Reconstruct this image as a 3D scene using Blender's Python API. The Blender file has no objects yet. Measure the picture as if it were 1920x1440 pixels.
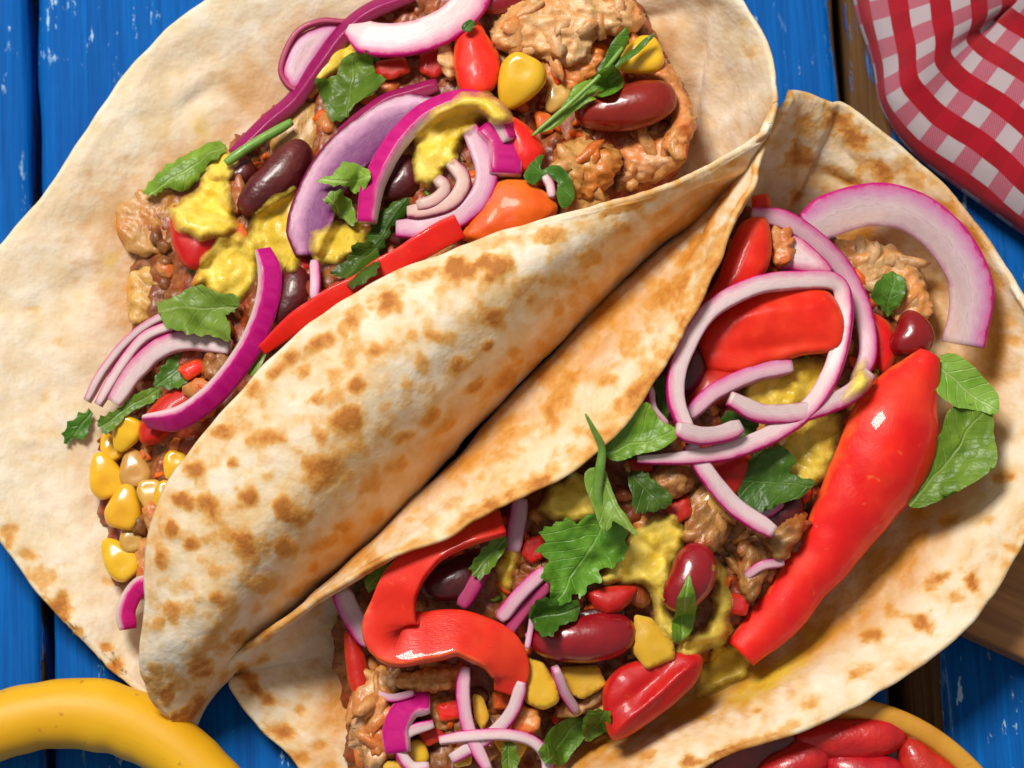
import bpy, bmesh, math, random
import numpy as np
from mathutils import Vector, Matrix, noise
from mathutils.bvhtree import BVHTree
from mathutils.geometry import delaunay_2d_cdt

random.seed(7)
scene = bpy.context.scene
COL = scene.collection

# ------------------------------------------------------------------ camera
TILT = math.radians(12.0)          # camera leans back from straight down
DIST = 0.55                        # metres to the middle of the food
TARGET = np.array((0.0, 0.0, 0.030))
CX = np.array((1.0, 0.0, 0.0))
CY = np.array((0.0, math.cos(TILT), math.sin(TILT)))
CF = np.array((0.0, math.sin(TILT), -math.cos(TILT)))
CPOS = TARGET - CF * DIST
cam_data = bpy.data.cameras.new("camera")
cam_data.sensor_width = 36.0
cam_data.lens = 36.0 * DIST / 0.192
cam_data.clip_start = 0.01
cam_data.clip_end = 20.0
cam_data.dof.use_dof = True
cam_data.dof.focus_distance = DIST - 0.002
cam_data.dof.aperture_fstop = 20.0
cam = bpy.data.objects.new("camera", cam_data)
cam.location = CPOS
cam.rotation_euler = (TILT, 0, 0)
COL.objects.link(cam)
scene.camera = cam

# ------------------------------------------------------------------ light
world = bpy.data.worlds.new("World")
scene.world = world
world.use_nodes = True
world.node_tree.nodes["Background"].inputs[0].default_value = (1.0, 0.97, 0.93, 1)
world.node_tree.nodes["Background"].inputs[1].default_value = 0.27


def area(name, loc, size, power, color, target=(0, 0, 0.02)):
    d = bpy.data.lights.new(name, 'AREA')
    d.shape = 'RECTANGLE'
    d.size, d.size_y = size
    d.energy = power
    d.color = color
    o = bpy.data.objects.new(name, d)
    o.location = loc
    o.rotation_euler = (Vector(target) - Vector(loc)).to_track_quat('-Z', 'Y').to_euler()
    COL.objects.link(o)
    return o


area("window_light", (-0.34, 0.50, 1.02), (0.32, 0.30), 16.2, (1.0, 0.955, 0.885))

vs = scene.view_settings
vs.view_transform = 'Standard'
vs.look = 'None'
vs.exposure = 0.0
vs.gamma = 1.0
vs.use_curve_mapping = False
scene.cycles.use_denoising = True
scene.cycles.max_bounces = 8
scene.cycles.transparent_max_bounces = 8


# ------------------------------------------------------------------ picture <-> place
def P(px, py, z):
    """point at height z (mm above the table) seen at photo pixel (px, py)"""
    d = CF * DIST + CX * ((px - 960.0) * 1e-4) + CY * ((720.0 - py) * 1e-4)
    k = (z * 1e-3 - CPOS[2]) / d[2]
    return CPOS + d * k


def Parr(a):
    a = np.asarray(a, float)
    px, py, z = a[..., 0], a[..., 1], a[..., 2]
    d = CF * DIST + CX * ((px - 960.0) * 1e-4)[..., None] + CY * ((720.0 - py) * 1e-4)[..., None]
    k = (z * 1e-3 - CPOS[2]) / d[..., 2]
    return CPOS + d * k[..., None]


def pix(v):
    r = np.asarray(v, float) - CPOS
    f = r @ CF
    return 960 + (r @ CX) / f * DIST * 1e4, 720 - (r @ CY) / f * DIST * 1e4


def nz(p, s=1.0, o=0.0):
    return noise.noise(Vector((p[0] * s + o, p[1] * s - o * 0.7, p[2] * s + o * 1.3)))


def fbm(p, s, o=0.0, n=3):
    a, t = 1.0, 0.0
    for k in range(n):
        t += a * nz(p, s, o + k * 7.1)
        s *= 2.1
        a *= 0.5
    return t


# ------------------------------------------------------------------ objects
def tag(o, label=None, cat=None, group=None, kind=None):
    if label: o["label"] = label
    if cat: o["category"] = cat
    if group: o["group"] = group
    if kind: o["kind"] = kind
    return o


def empty(name, loc=(0, 0, 0)):
    o = bpy.data.objects.new(name, None)
    o.empty_display_size = 0.01
    o.location = loc
    COL.objects.link(o)
    return o


REG = []       # surfaces already in place, so that later pieces can rest on them


def register(V, faces):
    x, y = pix(V)
    REG.append((x.min(), x.max(), y.min(), y.max(), BVHTree.FromPolygons(V.tolist(), [list(map(int, f)) for f in faces])))


def hz(px, py):
    """height (mm) of whatever is already there at this photo pixel"""
    o = Vector(CPOS)
    d = Vector(CF * DIST + CX * ((px - 960.0) * 1e-4) + CY * ((720.0 - py) * 1e-4)).normalized()
    best, z = 1e9, 0.0
    for x0, x1, y0, y1, t in REG:
        if x0 <= px <= x1 and y0 <= py <= y1:
            h = t.ray_cast(o, d)
            if h[0] is not None and h[3] < best:
                best, z = h[3], h[0][2] * 1000.0
    return z


def build(name, verts, faces, mat, parent=None, uv=None, attr=None, smooth=True, origin=None, reg=True):
    """uv: per-vertex (u, v); attr: dict name -> per-vertex (r, g, b)"""
    V = np.asarray(verts, float)
    if reg:
        register(V, faces)
    if origin is None:
        c = V.mean(0)
        c[2] = V[:, 2].min()
    else:
        c = np.asarray(origin, float)
    me = bpy.data.meshes.new(name)
    me.from_pydata((V - c).tolist(), [], [list(map(int, f)) for f in faces])
    if smooth:
        me.polygons.foreach_set("use_smooth", [True] * len(me.polygons))
    if uv is not None:
        lay = me.uv_layers.new(name="UVMap")
        li = np.zeros(len(me.loops), int)
        me.loops.foreach_get("vertex_index", li)
        lay.data.foreach_set("uv", np.asarray(uv, float)[li].ravel())
    if attr:
        for k, a in attr.items():
            at = me.attributes.new(k, 'FLOAT_COLOR', 'POINT')
            a = np.asarray(a, float)
            a = np.concatenate([a, np.ones((len(a), 1))], 1)
            at.data.foreach_set("color", a.ravel())
    me.materials.append(mat)
    bm = bmesh.new()
    bm.from_mesh(me)
    bmesh.ops.recalc_face_normals(bm, faces=bm.faces)
    bm.to_mesh(me)
    bm.free()
    o = bpy.data.objects.new(name, me)
    if parent is not None:
        o.parent = parent
        o.location = Vector(c) - Vector(parent.location)
    else:
        o.location = c
    COL.objects.link(o)
    return o


# ------------------------------------------------------------------ materials
class NT:
    def __init__(self, name):
        self.m = bpy.data.materials.new(name)
        self.m.use_nodes = True
        self.t = self.m.node_tree
        self.b = self.t.nodes["Principled BSDF"]
        self.tc = None

    def n(self, typ, **kw):
        x = self.t.nodes.new(typ)
        for k, v in kw.items():
            setattr(x, k, v)
        return x

    def l(self, a, b):
        self.t.links.new(a, b)

    def put(self, sock, v):
        if isinstance(v, bpy.types.NodeSocket):
            self.l(v, sock)
        elif isinstance(v, (tuple, list)) and len(v) == 3 and sock.type == 'RGBA':
            sock.default_value = (*v, 1)
        else:
            sock.default_value = v

    def obj(self):
        if self.tc is None:
            self.tc = self.n("ShaderNodeTexCoord")
        return self.tc.outputs["Object"]

    def uvc(self):
        if self.tc is None:
            self.tc = self.n("ShaderNodeTexCoord")
        return self.tc.outputs["UV"]

    def rnd(self):
        return self.n("ShaderNodeObjectInfo").outputs["Random"]

    def mapping(self, src, scale=(1, 1, 1), loc=(0, 0, 0), rot=(0, 0, 0)):
        x = self.n("ShaderNodeMapping")
        self.l(src, x.inputs[0])
        x.inputs[1].default_value = loc
        x.inputs[2].default_value = rot
        x.inputs[3].default_value = scale
        return x.outputs[0]

    def noise(self, scale, detail=3, rough=0.55, src=None, dist=0.0, w=None):
        x = self.n("ShaderNodeTexNoise")
        if w is not None:
            x.noise_dimensions = '4D'
            self.put(x.inputs["W"], w)
        self.l(src or self.obj(), x.inputs["Vector"])
        x.inputs["Scale"].default_value = scale
        x.inputs["Detail"].default_value = detail
        x.inputs["Roughness"].default_value = rough
        x.inputs["Distortion"].default_value = dist
        return x.outputs["Fac"]

    def ramp(self, fac, stops, mode='LINEAR'):
        x = self.n("ShaderNodeValToRGB")
        x.color_ramp.interpolation = mode
        e = x.color_ramp.elements
        while len(e) < len(stops):
            e.new(0.5)
        for el, (p, c) in zip(e, stops):
            el.position = p
            if isinstance(c, (int, float)):
                c = (c, c, c)
            el.color = (*c, 1)
        self.l(fac, x.inputs[0])
        return x.outputs["Color"]

    def mix(self, f, a, b, typ='MIX'):
        x = self.n("ShaderNodeMix", data_type='RGBA', blend_type=typ)
        self.put(x.inputs[0], f)
        self.put(x.inputs[6], a)
        self.put(x.inputs[7], b)
        return x.outputs[2]

    def math(self, op, a, b=0.0, c=0.0, clamp=False):
        x = self.n("ShaderNodeMath", operation=op, use_clamp=clamp)
        self.put(x.inputs[0], a)
        self.put(x.inputs[1], b)
        self.put(x.inputs[2], c)
        return x.outputs[0]

    def maprange(self, v, a, b, c=0.0, d=1.0):
        x = self.n("ShaderNodeMapRange")
        self.put(x.inputs[0], v)
        for i, q in zip((1, 2, 3, 4), (a, b, c, d)):
            x.inputs[i].default_value = q
        return x.outputs[0]

    def sep(self, v):
        x = self.n("ShaderNodeSeparateXYZ")
        self.l(v, x.inputs[0])
        return x.outputs

    def attr(self, name):
        x = self.n("ShaderNodeAttribute", attribute_name=name)
        s = self.n("ShaderNodeSeparateColor")
        self.l(x.outputs["Color"], s.inputs[0])
        return s.outputs

    def bump(self, h, dist, strength=1.0, prev=None):
        x = self.n("ShaderNodeBump")
        x.inputs["Strength"].default_value = strength
        x.inputs["Distance"].default_value = dist
        self.l(h, x.inputs["Height"])
        if prev is not None:
            self.l(prev, x.inputs["Normal"])
        return x.outputs[0]

    def out(self, color, rough=0.5, normal=None, sss=0.0, rad=(1, 0.4, 0.2), sscale=0.002, coat=0.0, coat_rough=0.1,
            spec=0.5, sheen=0.0):
        b = self.b
        self.put(b.inputs["Base Color"], color)
        self.put(b.inputs["Roughness"], rough)
        b.inputs["Specular IOR Level"].default_value = spec
        if normal is not None:
            self.l(normal, b.inputs["Normal"])
        if sss:
            b.inputs["Subsurface Weight"].default_value = sss
            b.inputs["Subsurface Radius"].default_value = rad
            b.inputs["Subsurface Scale"].default_value = sscale
        if coat:
            b.inputs["Coat Weight"].default_value = coat
            b.inputs["Coat Roughness"].default_value = coat_rough
        if sheen:
            b.inputs["Sheen Weight"].default_value = sheen
        return self.m


def hsv(nt, col, dh=0.012, ds=0.1, dv=0.2):
    """small per-object colour variation"""
    x = nt.n("ShaderNodeHueSaturation")
    nt.put(x.inputs["Color"], col)
    r = nt.rnd()
    nt.l(nt.maprange(r, 0, 1, 0.5 - dh, 0.5 + dh), x.inputs["Hue"])
    r2 = nt.math('FRACT', nt.math('MULTIPLY', r, 7.31))
    nt.l(nt.maprange(r2, 0, 1, 1 - dv, 1 + dv), x.inputs["Value"])
    return x.outputs[0]


def m_tortilla(name, cream=(0.80, 0.69, 0.525)):
    t = NT(name)
    a = t.attr("toast_shade")
    fine = t.noise(900, 4, 0.6)
    mid = t.noise(160, 3, 0.55)
    big = t.noise(45, 2, 0.5)
    base = t.mix(t.ramp(mid, [(0.38, 0.0), (0.62, 1.0)]), tuple(c * k for c, k in zip(cream, (0.97, 0.93, 0.84))), tuple(c * k for c, k in zip(cream, (1.06, 1.10, 1.18))))
    base = t.mix(t.math('MULTIPLY', t.ramp(big, [(0.45, 0.0), (0.72, 1.0)]), 0.30), base, (0.76, 0.54, 0.30))
    # dry, mottled pale toast marks everywhere
    faint = t.ramp(t.noise(230, 2, 0.5, dist=0.4), [(0.60, 0.0), (0.74, 1.0)])
    base = t.mix(t.math('MULTIPLY', faint, 0.16), base, (0.66, 0.38, 0.14))
    amt = t.math('MULTIPLY', a[0], t.maprange(t.noise(380, 4, 0.65), 0.30, 0.66, 0.5, 1.15))
    toasted = t.ramp(amt, [(0.0, (1, 1, 1)), (0.2, (0.97, 0.86, 0.68)), (0.45, (0.88, 0.58, 0.25)), (0.75, (0.74, 0.37, 0.10)), (1.0, (0.56, 0.23, 0.055))])
    col = t.mix(1.0, base, toasted, 'MULTIPLY')
    oil_shade = t.math('MULTIPLY', a[1], t.maprange(t.noise(260, 3, 0.6), 0.3, 0.65, 0.95, 1.5), clamp=True)  # greasy stains together with painted groove shade
    col = t.mix(oil_shade, col, (0.60, 0.25, 0.030))
    yel = t.math('MULTIPLY', a[2], t.maprange(t.noise(300, 3, 0.6), 0.3, 0.65, 0.4, 1.2), clamp=True)
    col = t.mix(yel, col, (0.72, 0.47, 0.035))
    n1 = t.bump(mid, 0.0014, 0.5)
    n2 = t.bump(fine, 0.0003, 0.45, n1)
    rough = t.mix(a[1], (0.72, 0.72, 0.72), (0.38, 0.38, 0.38))
    return t.out(col, rough, n2, sss=0.18, rad=(1, 0.55, 0.3), sscale=0.0016, spec=0.3)


def m_onion(name, inner=((0.68, 0.32, 0.43), (0.80, 0.63, 0.63)), skin=(0.54, 0.002, 0.185), clear=0.15):
    t = NT(name)
    s = t.sep(t.uvc())
    u = s[0]
    j = t.noise(420, 3, 0.6)
    uj = t.math('ADD', u, t.maprange(j, 0.3, 0.7, -0.06, 0.06))
    stops = [(0.0, skin), (0.05, skin), (0.10, tuple(0.5 * (a + b) for a, b in zip(skin, inner[0]))), (0.24, inner[0]), (0.5, inner[1]), (0.9, inner[1]), (1.0, inner[0])]
    col = t.ramp(uj, stops)
    st = t.noise(1.0, 3, 0.6, src=t.mapping(t.uvc(), (42, 5, 1)))
    col = t.mix(t.math('MULTIPLY', t.ramp(st, [(0.42, 0.0), (0.7, 1.0)]), 0.35), col, tuple(c * 0.7 for c in inner[0]))
    skinmask = t.ramp(u, [(0.035, 1.0), (0.075, 0.0)])
    col = t.mix(t.math('MULTIPLY', skinmask, 0.85), col, t.mix(st, tuple(c * 0.6 for c in skin), tuple(min(1, c * 1.35 + 0.01) for c in skin)))
    col = hsv(t, col, 0.01, 0.1, 0.1)
    ln = t.math('ABSOLUTE', t.math('SUBTRACT', t.math('FRACT', t.math('ADD', t.math('MULTIPLY', uj, 2.6), 0.1)), 0.5))
    col = t.mix(t.math('MULTIPLY', t.ramp(ln, [(0.0, 1.0), (0.05, 0.0)]), 0.30), col, tuple(c * 0.55 for c in inner[0]))
    nb = t.bump(st, 0.0003, 0.10)
    t.out(col, 0.36, nb, sss=0.14, rad=(1.0, 0.6, 0.6), sscale=0.0010, spec=0.22, coat=0.06, coat_rough=0.08)
    tr = t.n("ShaderNodeBsdfTransparent")
    mx = t.n("ShaderNodeMixShader")
    t.l(t.math('MULTIPLY', t.ramp(uj, [(0.18, 0.0), (0.75, 1.0)]), clear), mx.inputs[0])
    t.l(t.b.outputs[0], mx.inputs[1])
    t.l(tr.outputs[0], mx.inputs[2])
    t.l(mx.outputs[0], t.t.nodes["Material Output"].inputs[0])
    return t.m


def m_wet(name, c1, c2, scale=220, rough=0.22, bumpd=0.0005, bumps=0.3, coat=0.5, sss=0.2, rad=(1, 0.3, 0.15), var=0.15, sscale=0.0015, lo=0.35, hi=0.68, dh=0.008):
    t = NT(name)
    f = t.noise(scale, 4, 0.6)
    col = t.mix(t.ramp(f, [(lo, 0.0), (hi, 1.0)]), c1, c2)
    col = hsv(t, col, dh, 0.1, var)
    n1 = t.bump(t.noise(scale * 1.5, 3, 0.6), bumpd, bumps)
    rr = t.maprange(t.noise(scale * 0.6, 2), 0.3, 0.7, rough * 0.7, rough * 1.6)
    return t.out(col, rr, n1, sss=sss, rad=rad, sscale=sscale, coat=coat, coat_rough=0.08)


def m_pepper(name, c=(0.84, 0.014, 0.010), cut=(0.85, 0.13, 0.03), k=2.0, speckle=0.3, rimw=1.0):
    """glossy skin on top, paler flesh towards the cut rim (uv.x = 0 at the rim)"""
    t = NT(name)
    u = t.sep(t.uvc())[0]
    f = t.noise(130, 3, 0.55)
    col = t.mix(t.ramp(f, [(0.35, 0.0), (0.7, 1.0)]), tuple(x * 0.85 for x in c), (min(1, c[0] * 1.04), c[1] * k, c[2] * 1.2))
    rim = t.ramp(t.math('ADD', u, t.maprange(t.noise(300, 3), 0.3, 0.7, -0.05, 0.05)), [(0.03 * rimw, 1.0), (0.20 * rimw, 0.0)])
    blo = t.ramp(t.noise(75, 3, 0.6), [(0.48, 0.0), (0.72, 1.0)])
    col = t.mix(t.math('MULTIPLY', blo, 0.30), col, cut)
    col = t.mix(t.math('MULTIPLY', rim, 0.65), col, cut)
    speck = t.ramp(t.noise(520, 2, 0.5, dist=0.3), [(0.70, 0.0), (0.78, 1.0)])
    col = t.mix(t.math('MULTIPLY', speck, speckle), col, (0.85, 0.28, 0.06))
    col = hsv(t, col, 0.002, 0.1, 0.08)
    n1 = t.bump(t.noise(110, 3, 0.55), 0.0012, 0.16)
    n2 = t.bump(t.noise(1.0, 3, 0.6, src=t.mapping(t.uvc(), (30, 9, 1))), 0.0003, 0.22, n1)
    rr = t.maprange(t.noise(160, 3), 0.35, 0.65, 0.28, 0.55)
    return t.out(col, rr, n2, sss=0.2, rad=(1, 0.15, 0.08), sscale=0.0015, coat=0.13, coat_rough=0.05, spec=0.25)


def m_sauce(name, c1, c2):
    t = NT(name)
    u = t.sep(t.uvc())[0]
    f = t.noise(260, 5, 0.65)
    col = t.mix(t.ramp(f, [(0.34, 0.0), (0.66, 1.0)]), c1, c2)
    fine = t.ramp(t.noise(1500, 2, 0.5), [(0.62, 0.0), (0.72, 1.0)])
    col = t.mix(t.math('MULTIPLY', fine, 0.35), col, (0.42, 0.24, 0.02))
    n1 = t.bump(t.noise(420, 4, 0.6), 0.0006, 0.5)
    t.out(col, t.maprange(t.noise(200, 3), 0.35, 0.65, 0.28, 0.55), n1, sss=0.2, rad=(1, 0.7, 0.25), sscale=0.0015, spec=0.3, coat=0.08, coat_rough=0.1)
    tr = t.n("ShaderNodeBsdfTransparent")
    mx = t.n("ShaderNodeMixShader")
    t.l(t.ramp(t.math('ADD', u, t.maprange(f, 0.3, 0.7, -0.10, 0.10)), [(0.0, 0.85), (0.38, 0.0)]), mx.inputs[0])
    t.l(t.b.outputs[0], mx.inputs[1])
    t.l(tr.outputs[0], mx.inputs[2])
    t.l(mx.outputs[0], t.t.nodes["Material Output"].inputs[0])
    return t.m


def m_leaf(name, dark=(0.085, 0.205, 0.012), light=(0.21, 0.385, 0.034), vein=(0.26, 0.42, 0.09)):
    t = NT(name)
    s = t.sep(t.uvc())
    u, v = s[0], s[1]           # u along the midrib in mm, v across in mm
    av = t.math('ABSOLUTE', v)
    f = t.noise(260, 4, 0.6)
    col = t.mix(t.ramp(f, [(0.3, 0.0), (0.72, 1.0)]), dark, light)
    w = t.math('ADD', t.math('SUBTRACT', u, t.math('MULTIPLY', av, 0.9)), t.math('MULTIPLY', t.noise(150, 2), 1.2))
    side = t.math('ABSOLUTE', t.math('SUBTRACT', t.math('FRACT', t.math('MULTIPLY', w, 0.42)), 0.5))
    sv = t.ramp(side, [(0.02, 1.0), (0.09, 0.0)])
    mid = t.ramp(av, [(0.12, 1.0), (0.32, 0.0)])
    vm = t.math('MAXIMUM', t.math('MULTIPLY', sv, 0.45), mid)
    col = t.mix(t.math('MULTIPLY', vm, 0.7), col, vein)
    col = hsv(t, col, 0.018, 0.15, 0.3)
    hgt = t.math('SUBTRACT', t.noise(420, 3), t.math('MULTIPLY', vm, 0.6))
    n1 = t.bump(hgt, 0.0006, 0.55)
    t.out(col, 0.38, n1, spec=0.4)
    tr = t.n("ShaderNodeBsdfTranslucent")
    t.l(t.mix(0.5, col, (0.25, 0.45, 0.03)), tr.inputs[0])
    mx = t.n("ShaderNodeMixShader")
    mx.inputs[0].default_value = 0.28
    t.l(t.b.outputs[0], mx.inputs[1])
    t.l(tr.outputs[0], mx.inputs[2])
    t.l(mx.outputs[0], t.t.nodes["Material Output"].inputs[0])
    return t.m


def m_meat(name, tan=(0.60, 0.33, 0.13), pale=(0.76, 0.51, 0.28), red=(0.66, 0.17, 0.02), redness=0.5):
    t = NT(name)
    f = t.noise(330, 5, 0.65)
    g = t.noise(120, 3, 0.6, w=t.math('MULTIPLY', t.rnd(), 9.0))
    col = t.ramp(f, [(0.28, tuple(c * 0.45 for c in tan)), (0.45, tan), (0.66, pale)])
    rm = t.ramp(g, [(0.62 - redness * 0.24, 0.0), (0.76 - redness * 0.2, 1.0)])
    col = t.mix(t.math('MULTIPLY', rm, 0.75), col, red)
    col = hsv(t, col, 0.008, 0.1, 0.12)
    fib = t.noise(1.0, 4, 0.6, src=t.mapping(t.obj(), (1500, 420, 700), rot=(0.3, 0.2, 0.7)))
    n1 = t.bump(t.noise(420, 4, 0.6), 0.0008, 0.5)
    n2 = t.bump(fib, 0.0005, 0.4, n1)
    rr = t.maprange(g, 0.35, 0.65, 0.55, 0.28)
    return t.out(col, rr, n2, sss=0.15, rad=(1, 0.4, 0.2), sscale=0.0015, coat=0.15, coat_rough=0.2)


M = {}
M['tortilla'] = m_tortilla('tortilla')
M['onion'] = m_onion('onion')
M['onion_clear'] = m_onion('onion_clear', inner=((0.60, 0.26, 0.44), (0.78, 0.60, 0.62)), clear=0.55)
M['onion_pink'] = m_onion('onion_pink', inner=((0.66, 0.24, 0.42), (0.78, 0.48, 0.57)))
M['onion_purple'] = m_onion('onion_purple', inner=((0.56, 0.26, 0.42), (0.20, 0.02, 0.17)), skin=(0.16, 0.003, 0.05))
M['onion_dark'] = m_onion('onion_dark', inner=((0.42, 0.03, 0.12), (0.52, 0.08, 0.17)), skin=(0.27, 0.003, 0.075))
M['onion_tan'] = m_onion('onion_tan', inner=((0.62, 0.36, 0.34), (0.72, 0.48, 0.42)), skin=(0.28, 0.01, 0.08))
M['pepper'] = m_pepper('red_pepper')
M['pepper_band'] = m_pepper('pepper_band', rimw=0.4)
M['pepper_band'].node_tree.nodes['Principled BSDF'].inputs['Coat Weight'].default_value = 0.35
M['tomato'] = m_pepper('tomato', (0.82, 0.10, 0.010), (0.85, 0.25, 0.04), 1.6)
M['dark_pepper'] = m_pepper('deep_red_pepper', (0.56, 0.011, 0.010), (0.66, 0.06, 0.02))
M['yellow_pepper'] = m_pepper('yellow_pepper', (0.74, 0.41, 0.022), (0.80, 0.52, 0.10), 1.12, 0.1)
M['bean'] = m_wet('kidney_bean', (0.21, 0.004, 0.010), (0.33, 0.008, 0.014), 110, 0.24, 0.0009, 0.4, 0.4, 0.05, var=0.12)
M['dark_bean'] = m_wet('dark_bean', (0.050, 0.004, 0.006), (0.13, 0.010, 0.012), 130, 0.34, 0.0011, 0.5, 0.2, 0.03, var=0.15)
M['bowl_bean'] = m_wet('bowl_bean', (0.42, 0.008, 0.008), (0.62, 0.024, 0.012), 170, 0.34, 0.0010, 0.45, 0.25, 0.08, var=0.12)
M['corn'] = m_wet('corn', (0.74, 0.40, 0.012), (0.84, 0.52, 0.025), 160, 0.2, 0.0003, 0.25, 0.5, 0.3, (1, 0.6, 0.1), var=0.08)
M['tan_corn'] = m_wet('tan_corn', (0.56, 0.30, 0.06), (0.70, 0.42, 0.10), 160, 0.25, 0.0004, 0.3, 0.4, 0.3, (1, 0.6, 0.2), var=0.1)
M['sauce'] = m_sauce('mustard_sauce', (0.78, 0.52, 0.028), (0.92, 0.71, 0.15))
M['olive_sauce'] = m_sauce('olive_sauce', (0.64, 0.43, 0.025), (0.82, 0.61, 0.10))
M['leaf'] = m_leaf('leaf')
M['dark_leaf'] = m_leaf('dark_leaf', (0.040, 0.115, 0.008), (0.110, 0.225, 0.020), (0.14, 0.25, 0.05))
M['light_leaf'] = m_leaf('light_leaf', (0.20, 0.38, 0.030), (0.34, 0.52, 0.085), (0.46, 0.60, 0.18))
M['stem'] = m_wet('stem', (0.12, 0.26, 0.03), (0.22, 0.36, 0.07), 300, 0.4, 0.0004, 0.4, 0.1, 0.2, (0.5, 1, 0.2), var=0.15)
M['meat'] = m_meat('chicken', red=(0.70, 0.24, 0.05), redness=0.75)
M['red_meat'] = m_meat('saucy_chicken', (0.58, 0.25, 0.06), (0.74, 0.40, 0.13), (0.72, 0.14, 0.012), 0.75)
M['brown_meat'] = m_meat('browned_meat', (0.34, 0.14, 0.035), (0.54, 0.27, 0.07), (0.42, 0.07, 0.012), 0.5)
M['bed'] = m_meat('minced_filling', (0.19, 0.056, 0.013), (0.38, 0.155, 0.038), (0.32, 0.034, 0.008), 0.8)


# ------------------------------------------------------------------ splines
def cr(pts, n, closed=False):
    """Catmull-Rom through pts, n samples"""
    p = np.asarray(pts, float)
    k = len(p)
    out = np.zeros((n,) + p.shape[1:])
    for i in range(n):
        if closed:
            s = i / n * k
        else:
            s = i / (n - 1) * (k - 1)
        a = int(math.floor(s))
        if not closed:
            a = min(a, k - 2)
        f = s - a
        if closed:
            q = [p[(a + d) % k] for d in (-1, 0, 1, 2)]
        else:
            q0 = p[a - 1] if a > 0 else 2 * p[0] - p[1]
            q3 = p[a + 2] if a + 2 < k else 2 * p[k - 1] - p[k - 2]
            q = [q0, p[a], p[a + 1], q3]
        out[i] = 0.5 * ((2 * q[1]) + (-q[0] + q[2]) * f + (2 * q[0] - 5 * q[1] + 4 * q[2] - q[3]) * f * f + (-q[0] + 3 * q[1] - 3 * q[2] + q[3]) * f ** 3)
    return out


def segdist(pts, poly):
    """distance of each 2-D point to a closed polyline"""
    a = poly
    b = np.roll(poly, -1, 0)
    ab = b - a
    L = (ab ** 2).sum(1) + 1e-9
    d = pts[:, None, :] - a[None]
    t = np.clip((d * ab[None]).sum(2) / L[None], 0, 1)
    q = d - t[..., None] * ab[None]
    return np.sqrt((q ** 2).sum(2)).min(1)


def inside(pts, poly):
    x, y = pts[:, 0], pts[:, 1]
    r = np.zeros(len(pts), bool)
    j = len(poly) - 1
    for i in range(len(poly)):
        xi, yi = poly[i]
        xj, yj = poly[j]
        if yi != yj:
            r ^= ((yi > y) != (yj > y)) & (x < (xj - xi) * (y - yi) / (yj - yi) + xi)
        j = i
    return r


def patch2d(outline, step, serr=0.0, sfreq=9, rng=None, sharp=False):
    """triangulated patch: returns (points 2d, tris, boundary count, distance to rim)"""
    o = np.asarray(outline, float)
    per = np.sqrt(((np.roll(o, -1, 0) - o) ** 2).sum(1)).sum()
    n = max(14, int(per / step))
    b = cr(o, n, True)
    if sharp:      # straight edges between the corners
        seg = np.sqrt(((np.roll(o, -1, 0) - o) ** 2).sum(1))
        pts = []
        for i in range(len(o)):
            m = max(2, int(seg[i] / step))
            for k in range(m):
                pts.append(o[i] + (o[(i + 1) % len(o)] - o[i]) * k / m)
        s = np.array(pts)
        b = (s + np.roll(s, 1, 0) + np.roll(s, -1, 0)) / 3.0
    n = len(b)
    if serr:
        tg = np.roll(b, -1, 0) - np.roll(b, 1, 0)
        nn = np.stack([tg[:, 1], -tg[:, 0]], 1)
        nn /= np.linalg.norm(nn, axis=1)[:, None] + 1e-9
        ph = np.arange(n) / n * per / sfreq
        saw = np.abs((ph % 1.0) - 0.5) * 4 - 1
        saw *= 0.6 + 0.4 * np.sin(ph * 0.77)
        b = b + nn * (saw * serr)[:, None]
    lo, hi = b.min(0), b.max(0)
    rng = rng or random.Random(int(o.sum()) % 99991)
    g = []
    y = lo[1] + step * 0.5
    row = 0
    while y < hi[1]:
        x = lo[0] + (step * 0.5 if row % 2 else 0)
        while x < hi[0]:
            g.append((x + rng.uniform(-.18, .18) * step, y + rng.uniform(-.18, .18) * step))
            x += step
        y += step * 0.87
        row += 1
    g = np.array(g) if g else np.zeros((0, 2))
    if len(g):
        g = g[inside(g, b)]
    if len(g):
        g = g[segdist(g, b) > step * 0.45]
    pts = np.concatenate([b, g]) if len(g) else b
    r = delaunay_2d_cdt([Vector(p) for p in pts], [], [list(range(n))], 1, 1e-5)
    vv, ff = np.array([tuple(v) for v in r[0]]), r[2]
    d = segdist(vv, b)
    return vv, ff, d


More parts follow.
